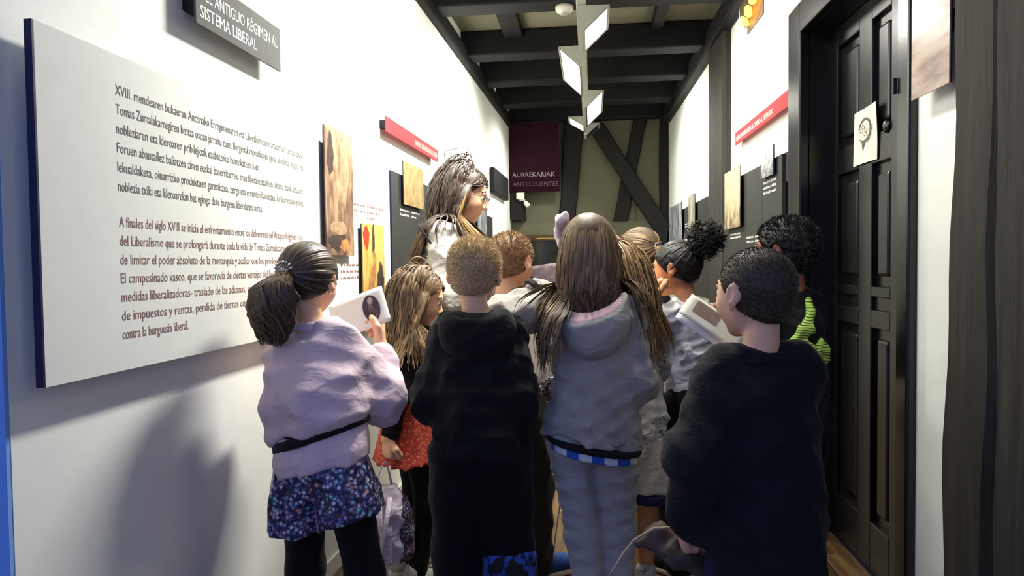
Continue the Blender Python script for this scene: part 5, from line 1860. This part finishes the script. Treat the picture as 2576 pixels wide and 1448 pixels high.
# girl in the white T-shirt
g = Fig('girl with a dark curly bun in a white T-shirt, hand at her mouth', (0.39, 2.79), 1.30, yaw=42, skin='skin_tan', lean=(0, 0.03), head=(22, 8, 0), head_off=(-0.01, 0.025, 0.0),
        wrL=(0.225, 2.74, 1.075), wrR=(0.42, 3.0, 0.92), poleL=(-0.5, -0.6, -0.8), poleR=(0.8, 0.1, -0.6))
g.handspec = {'L': dict(dir=g.R.T @ np.array((0.22, 0.12, 1.0)), palm=g.R.T @ np.array((1.0, 0.3, 0.0)), curl=0.62, thumb=0.5), 'R': dict(curl=0.4)}
g.body(('L',))
g.face('iris_brown', 'hair_black')
T_ = g.top([(0.53, .128, .108), (0.60, .128, .105), (0.68, .13, .105), (0.74, .138, .10), (0.78, .118, .085), (0.803, .07, .066), (0.818, .06, .058)], (0.064, 0.072), 0.04, sleeve=0.72)
T_.folds(0.0170, 93, 0.075)
g.part('t_shirt', T_, 0.006, 'white_cotton')
g.part('trousers', g.legs((0.085, 0.064, 0.055)), 0.009, 'black_tights')
g.shoes('black_cloth', 'rubber_white')
g.collider(T_)
g.cap('hair_black', 0.04, bumps=0.02, seed=9)
tie = (0.0, -0.42, 0.40)
g.ribbons(g.gather(g.scalp(700, seed=91), tie, 92, 12), 'hair_black', 0.0045, 'combed_hair', seed=93)
tw_ = g.hp((0.02, -0.62, 0.46))
F_ = Form().ell(tw_, (0.062, 0.062, 0.056), None, 0).ell(g.hp((0.0, -0.48, 0.36)), (0.04,) * 3, None, 0.03).wrinkle(0.018, 0.03, 95)
v_, q_ = nets(F_, 0.005)
bn_ = raw_mesh('curly_bun', v_, q_, 'hair_black', g.root, True, nrg.uniform(0.5, 1.1, len(v_)))
r_ = np.random.default_rng(97)
n_ = 420
dv = r_.normal(size=(n_, 3)); dv /= np.linalg.norm(dv, axis=1, keepdims=True)
K = 9
pp = np.zeros((n_, K, 3))
sd_ = np.cross(dv, r_.normal(size=(n_, 3))); sd_ /= np.linalg.norm(sd_, axis=1, keepdims=True)
s2_ = np.cross(dv, sd_)
for k in range(K):
    t_ = k / (K - 1)
    a = t_ * 5.5
    pp[:, k] = tw_ + dv * (0.048 + 0.045 * t_ * r_.uniform(0.4, 1, n_)[:, None]) + (sd_ * math.cos(a) + s2_ * math.sin(a)) * 0.011
g.ribbons(pp, 'hair_black', 0.0028, 'curls', bn_, seed=98)
P9 = g

# boy at the right in the black sweatshirt
g = Fig('boy with dark buzz cut in a black sweatshirt beside the panelled door', (0.385, 1.60), 1.25, yaw=12, lean=(-0.005, 0.03), head=(22, 4, 0), head_off=(0.0, 0.0, 0.0),
        wrL=(0.205, 1.60, 0.625), wrR=(0.395, 1.85, 0.915), poleL=(-0.25, -0.9, 0.0), poleR=(0.3, -0.5, -1), hs=1.02)
g.handspec = {'L': dict(dir=g.R.T @ np.array((0.05, 0.45, -0.75)), palm=g.R.T @ np.array((0.9, 0.2, 0)), curl=0.8, thumb=0.6), 'R': dict(dir=g.R.T @ np.array((-0.25, 0.6, 0.8)), palm=g.R.T @ np.array((-0.8, 0.2, 0.2)), curl=0.5)}
g.body(('L', 'R'))
g.face('iris_brown', 'hair_buzz')
T_ = g.top([(0.41, .150, .122), (0.46, .160, .13), (0.56, .158, .128), (0.66, .155, .122), (0.73, .150, .112), (0.772, .128, .095), (0.80, .085, .078), (0.815, .07, .068)], (0.068, 0.066, 0.054), 0.045)
T_.folds(0.0136, 103, 0.135)
g.part('sweatshirt', T_, H8, 'navy_black')
C_ = Form().loft(g.rings([(0.797, .088, .080), (0.817, .072, .068)]), 0.01)
C_.loft(g.rings([(0.79, .058, .055), (0.85, .056, .054)]), 0.006, sub=True)
g.part('collar', C_, 0.005, 'black_cloth')
g.part('jeans', g.legs((0.070, 0.062, 0.055)), 0.009, 'navy')
g.shoes('black_cloth', 'rubber_white')
cp_, cv_ = g.cap('hair_buzz', 0.012, front=0.09, nape=-0.13)
g.spikes(cv_, 'hair_buzz', 9000, 0.0035, cp_, 7, (0, 0.1, 0.2), 0.0012, 0.5, 1.7)
P10 = g

# child in the shade beside the wall
g = Fig('dark-haired child in black jacket with a green striped scarf by the wall', (0.685, 2.48), 1.365, yaw=30, skin='skin_brown', lean=(0, 0.02), head=(22, 4, 0), head_off=(0, 0, 0),
        wrL=(0.475, 2.56, 1.0), wrR=(0.66, 2.72, 0.95), poleL=(-0.2, -0.5, -1), poleR=(0.4, 0, -1))
g.handspec = {'L': dict(dir=g.R.T @ np.array((-0.25, 0.0, 0.8)), palm=g.R.T @ np.array((0.5, 0.6, 0.2)), curl=0.75, thumb=0.6), 'R': dict(curl=0.4)}
g.body(('L',))
g.face('iris_brown', 'hair_black')
T_ = g.top([(0.47, .140, .115), (0.60, .138, .11), (0.70, .138, .105), (0.76, .128, .092), (0.80, .075, .07), (0.822, .06, .06)], (0.058, 0.054, 0.042), 0.04)
T_.folds(0.0119, 113, 0.112)
g.part('jacket', T_, 0.008, 'black_cloth')
g.part('trousers', g.legs(), 0.011, 'black_tights')
g.shoes('black_cloth', 'dark_trim')
cp_, cv_ = g.cap('hair_black', 0.06, nape=-0.16, bumps=0.03, seed=3)
g.spikes(cv_, 'hair_black', 6000, 0.012, cp_, 8, (0, 0.0, 0.3), 0.0016, 0.4, 1.3)
F_ = Form()
wp = lambda x, z, y=2.36: g.tl((x, y, z))
F_.chain([wp(0.722, 1.09, 2.42), wp(0.715, 1.05, 2.385), wp(0.695, 1.0, 2.35), wp(0.665, 0.965, 2.345)], [0.012, 0.017, 0.024, 0.022], 0.01)
F_.ell(wp(0.678, 0.925, 2.325), (0.030, 0.018, 0.048), None, 0.008)
F_.ell(wp(0.735, 0.925, 2.33), (0.030, 0.018, 0.050), None, 0.004)
F_.ell(wp(0.706, 0.905, 2.322), (0.020, 0.016, 0.055), None, 0.006)
F_.ell(wp(0.635, 0.952, 2.36), (0.020, 0.014, 0.014), None, 0.006)
F_.wrinkle(0.008, 0.035, 115)
g.part('striped_scarf', F_, 0.0035, 'green_stripes')
P11 = g

# ------------------------------------------------------------------ things carried
def frame(o, ux, uy):
    ux, uy = Vector(ux).normalized(), Vector(uy)
    uy = (uy - ux * uy.dot(ux)).normalized()
    uz = ux.cross(uy)
    m_ = Matrix((ux, uy, uz)).transposed().to_4x4()
    m_.translation = Vector(o)
    return m_

def sheet(name, w, h, z, m, parent, bend=0.0, nx=10, ny=8, th=0.0012, x0=0.0, curl=0.0):
    """a page: x 0..w, y 0..h, gently bent"""
    vs_, fs = [], []
    for t in (0, th):
        for j in range(ny + 1):
            for i in range(nx + 1):
                u, v = i / nx, j / ny
                vs_.append((x0 + w * u, h * v, z + t + bend * math.sin(math.pi * u) + curl * u * u * v))
    n = (nx + 1) * (ny + 1)
    for j in range(ny):
        for i in range(nx):
            a = j * (nx + 1) + i
            fs.append((a, a + nx + 1, a + nx + 2, a + 1))
            fs.append((n + a, n + a + 1, n + a + nx + 2, n + a + nx + 1))
    rim = [i for i in range(nx + 1)] + [(j * (nx + 1) + nx) for j in range(1, ny + 1)] + [ny * (nx + 1) + i for i in range(nx - 1, -1, -1)] + [j * (nx + 1) for j in range(ny - 1, 0, -1)]
    for i in range(len(rim)):
        a, b = rim[i], rim[(i + 1) % len(rim)]
        fs.append((a, b, b + n, a + n))
    return mesh(name, vs_, fs, m, parent, True)

def patch(name, pts, z, m, parent):
    """flat printed shape on a page"""
    return mesh(name, [(x, y, z) for x, y in pts] + [(x, y, z + 0.0003) for x, y in pts],
                [tuple(range(len(pts)))[::-1], tuple(range(len(pts), 2 * len(pts)))], m, parent)

def oval(cx, cy, a, b, n=24):
    return [(cx + a * math.cos(2 * math.pi * k / n), cy + b * math.sin(2 * math.pi * k / n)) for k in range(n)]

def booklet(label, mtx, w, h, cover, group=None, open_=0.0, prints=(), pages=2, bend=0.006):
    r = empty('booklet')
    r.matrix_world = mtx
    tag(r, label, 'booklet', group)
    for k in range(pages):
        sheet('page', w, h, -0.004 * k - 0.0014, 'paper', r, bend + 0.002 * k)
    sheet('cover', w, h, 0.0, cover, r, bend)
    if open_:
        c = sheet('back_cover', w, h, 0, cover, r, bend)
        c.rotation_euler = (0, math.radians(open_), 0)
    for nm, pts, m_ in prints:
        patch(nm, pts, bend + 0.002, m_, r)
    return r

# girl 1: sheet with an oval portrait, seen over her shoulder
booklet('white sheet with a dark oval portrait held by the girl in lilac', frame((-0.795, 2.10, 0.985), (0.93, 0.06, 0.36), (-0.36, 0.35, 0.80)), 0.185, 0.125, 'paper',
        prints=[('portrait_oval', oval(0.135, 0.062, 0.028, 0.046), 'charcoal_print'), ('portrait_figure', oval(0.138, 0.052, 0.017, 0.028), 'flesh_print'), ('portrait_head', oval(0.137, 0.088, 0.010, 0.012), 'flesh_print')], pages=1, bend=0.003)
# guide's booklet
booklet('plum-covered booklet held up by the guide', frame((-0.43, 3.07, 1.225), (0.8, -0.25, 0.42), (-0.30, 0.3, 0.9)), 0.125, 0.095, 'art_plum', prints=[('cover_spot', oval(0.05, 0.045, 0.018, 0.018), 'flesh_print')], open_=-150)
# boy 4: bright open sheet
booklet('bright white sheet held by the boy in navy shoes', frame((-0.40, 2.74, 0.955), (0.95, -0.25, -0.15), (0.1, 0.8, 0.55)), 0.21, 0.15, 'paper', pages=1, bend=0.004)
# the plum booklet beyond the raised forearm
booklet('plum booklet beyond the raised elbow of the girl in grey', frame((-0.225, 2.72, 1.10), (0.97, 0.1, 0.10), (0.05, 0.5, 0.86)), 0.20, 0.13, 'art_plum', pages=2)
# hanging sheet with an oval drawing
booklet('pale sheet with a pencil oval hanging below the raised elbow', frame((-0.235, 2.42, 0.80), (0.90, -0.05, 0.10), (-0.28, 0.12, 0.95)), 0.155, 0.225, 'paper',
        prints=[('pencil_oval', oval(0.10, 0.10, 0.045, 0.030), 'grey_print'), ('oval_inside', oval(0.10, 0.10, 0.043, 0.028), 'pale_print')] + [('pencil_stroke', [(0.068, 0.086 + 0.008 * k), (0.125, 0.094 + 0.008 * k), (0.125, 0.0952 + 0.008 * k), (0.068, 0.0872 + 0.008 * k)], 'grey_print') for k in range(3)], pages=1)
# boy 10's stack
for k, (lb, cv) in enumerate((('topmost cream leaflet held up by the boy with the buzz cut', 'cream_paper'), ('second cream leaflet under the topmost one held by the buzz-cut boy', 'paper'))):
    booklet(lb, frame((0.235 - 0.012 * k, 1.93, 1.085 - 0.014 * k), (0.78, -0.12, -0.55), (0.45, 0.62, 0.55)), 0.185, 0.085, cv, 'leaflets held by the boy with the buzz cut',
            prints=[('brown_photo', [(0.025, 0.03), (0.10, 0.03), (0.10, 0.075), (0.025, 0.075)], 'brown_print')] if k == 0 else (), pages=1, bend=0.003)

# lilac backpack hanging from the small girl's hand
bp = empty('backpack', (-0.75, 2.43, 0.13))
tag(bp, 'small lilac backpack with sequinned side held by the girl in orange', 'backpack')
L0 = np.array((-0.75, 2.47, 0.13))
rl = lambda x, y, z: np.array((x, y, z)) - L0
F_ = Form().loft([(0.02, 0.072, 0.055, 0, 0), (0.06, 0.080, 0.062, 0, 0), (0.20, 0.078, 0.058, 0, 0), (0.27, 0.062, 0.045, 0, 0), (0.30, 0.035, 0.03, 0, 0)], 0.0)
F_.wrinkle(0.008, 0.07, 201)
form_obj('bag_body', F_, 0.005, 'lilac_bag', bp)
F_ = Form().loft([(0.025, 0.050, 0.05, 0.045, 0.02), (0.06, 0.056, 0.056, 0.047, 0.02), (0.20, 0.052, 0.053, 0.045, 0.02), (0.255, 0.035, 0.038, 0.035, 0.02)], 0.0).wrinkle(0.005, 0.04, 202)
form_obj('sequin_panel', F_, 0.005, 'sequin_bag', bp)
F_ = Form().loft([(0.03, 0.055, 0.02, -0.02, -0.052), (0.15, 0.06, 0.02, -0.02, -0.05), (0.17, 0.058, 0.012, -0.02, -0.045)], 0.0)
form_obj('front_pocket', F_, 0.005, 'lilac_bag', bp)
tube('zip', [(-0.082, -0.07, 0.055), (-0.02, -0.074, 0.05), (0.04, -0.07, 0.055)], 0.002, 'lamp_frame', bp, 6)
tube('handle_strap', [(-0.035, -0.01, 0.285), (-0.022, 0.0, 0.345), (0.0, 0.005, 0.385), (0.014, 0.0, 0.345), (0.03, -0.01, 0.285)], 0.006, 'lilac_bag', bp, 8, flat=(0.008, 0.003))
tube('shoulder_strap', [(-0.01, -0.05, 0.27), (-0.002, -0.078, 0.18), (-0.008, -0.078, 0.08), (-0.02, -0.07, 0.0), (-0.028, -0.06, -0.05)], 0.006, 'lilac_bag', bp, 8, flat=(0.012, 0.003))
tube('shoulder_strap', [(0.03, -0.045, 0.27), (0.022, -0.076, 0.18), (0.0, -0.08, 0.08), (-0.018, -0.07, -0.02), (-0.028, -0.06, -0.055)], 0.006, 'lilac_bag', bp, 8, flat=(0.010, 0.003))
tube('strap_loop', [(-0.07, -0.05, 0.03), (-0.072, -0.06, -0.02), (-0.05, -0.06, -0.052), (-0.02, -0.062, -0.062), (0.015, -0.062, -0.06), (0.03, -0.06, -0.02), (0.02, -0.055, 0.03)], 0.004, 'lilac_bag', bp, 6)

# silver sequin purse
sp_ = empty('purse', (-0.13, 2.365, 0.745))
tag(sp_, 'small silver sequinned purse below the pencil oval sheet', 'purse')
F_ = Form().ell((0, 0, 0.05), (0.055, 0.025, 0.05), None, 0).wrinkle(0.006, 0.03, 211)
form_obj('purse_body', F_, 0.004, 'sequin_silver', sp_)
tube('purse_strap', [(-0.045, 0, 0.07), (-0.02, 0.05, 0.20), (0.01, 0.06, 0.30)], 0.003, 'silver', sp_, 6)

# bag held low by the boy in black
bg = empty('drawstring_bag', (0.20, 1.66, 0.42))
tag(bg, 'brown gauzy drawstring bag with pale cord held by the buzz-cut boy', 'bag')
L0 = np.array((0.20, 1.66, 0.42))
F_ = Form()
q = lambda x, y, z: np.array((x, y, z)) - L0
F_.chain([q(0.20, 1.69, 0.555), q(0.15, 1.68, 0.575), q(0.105, 1.67, 0.555)], [0.022, 0.022, 0.012], 0.02)
F_.chain([q(0.21, 1.69, 0.56), q(0.235, 1.68, 0.52), q(0.25, 1.68, 0.49)], [0.026, 0.03, 0.022], 0.02)
F_.chain([q(0.12, 1.67, 0.555), q(0.18, 1.66, 0.535), q(0.25, 1.67, 0.495)], [0.014, 0.026, 0.022], 0.02)
F_.wrinkle(0.010, 0.04, 221)
form_obj('bag_cloth', F_, 0.004, 'brown_bag', bg)
tube('cord', [tuple(q(*p)) for p in ((0.185, 1.66, 0.595), (0.14, 1.655, 0.592), (0.095, 1.65, 0.565), (0.070, 1.645, 0.535), (0.048, 1.64, 0.50), (0.03, 1.64, 0.47))], 0.0035, 'cord', bg, 8)
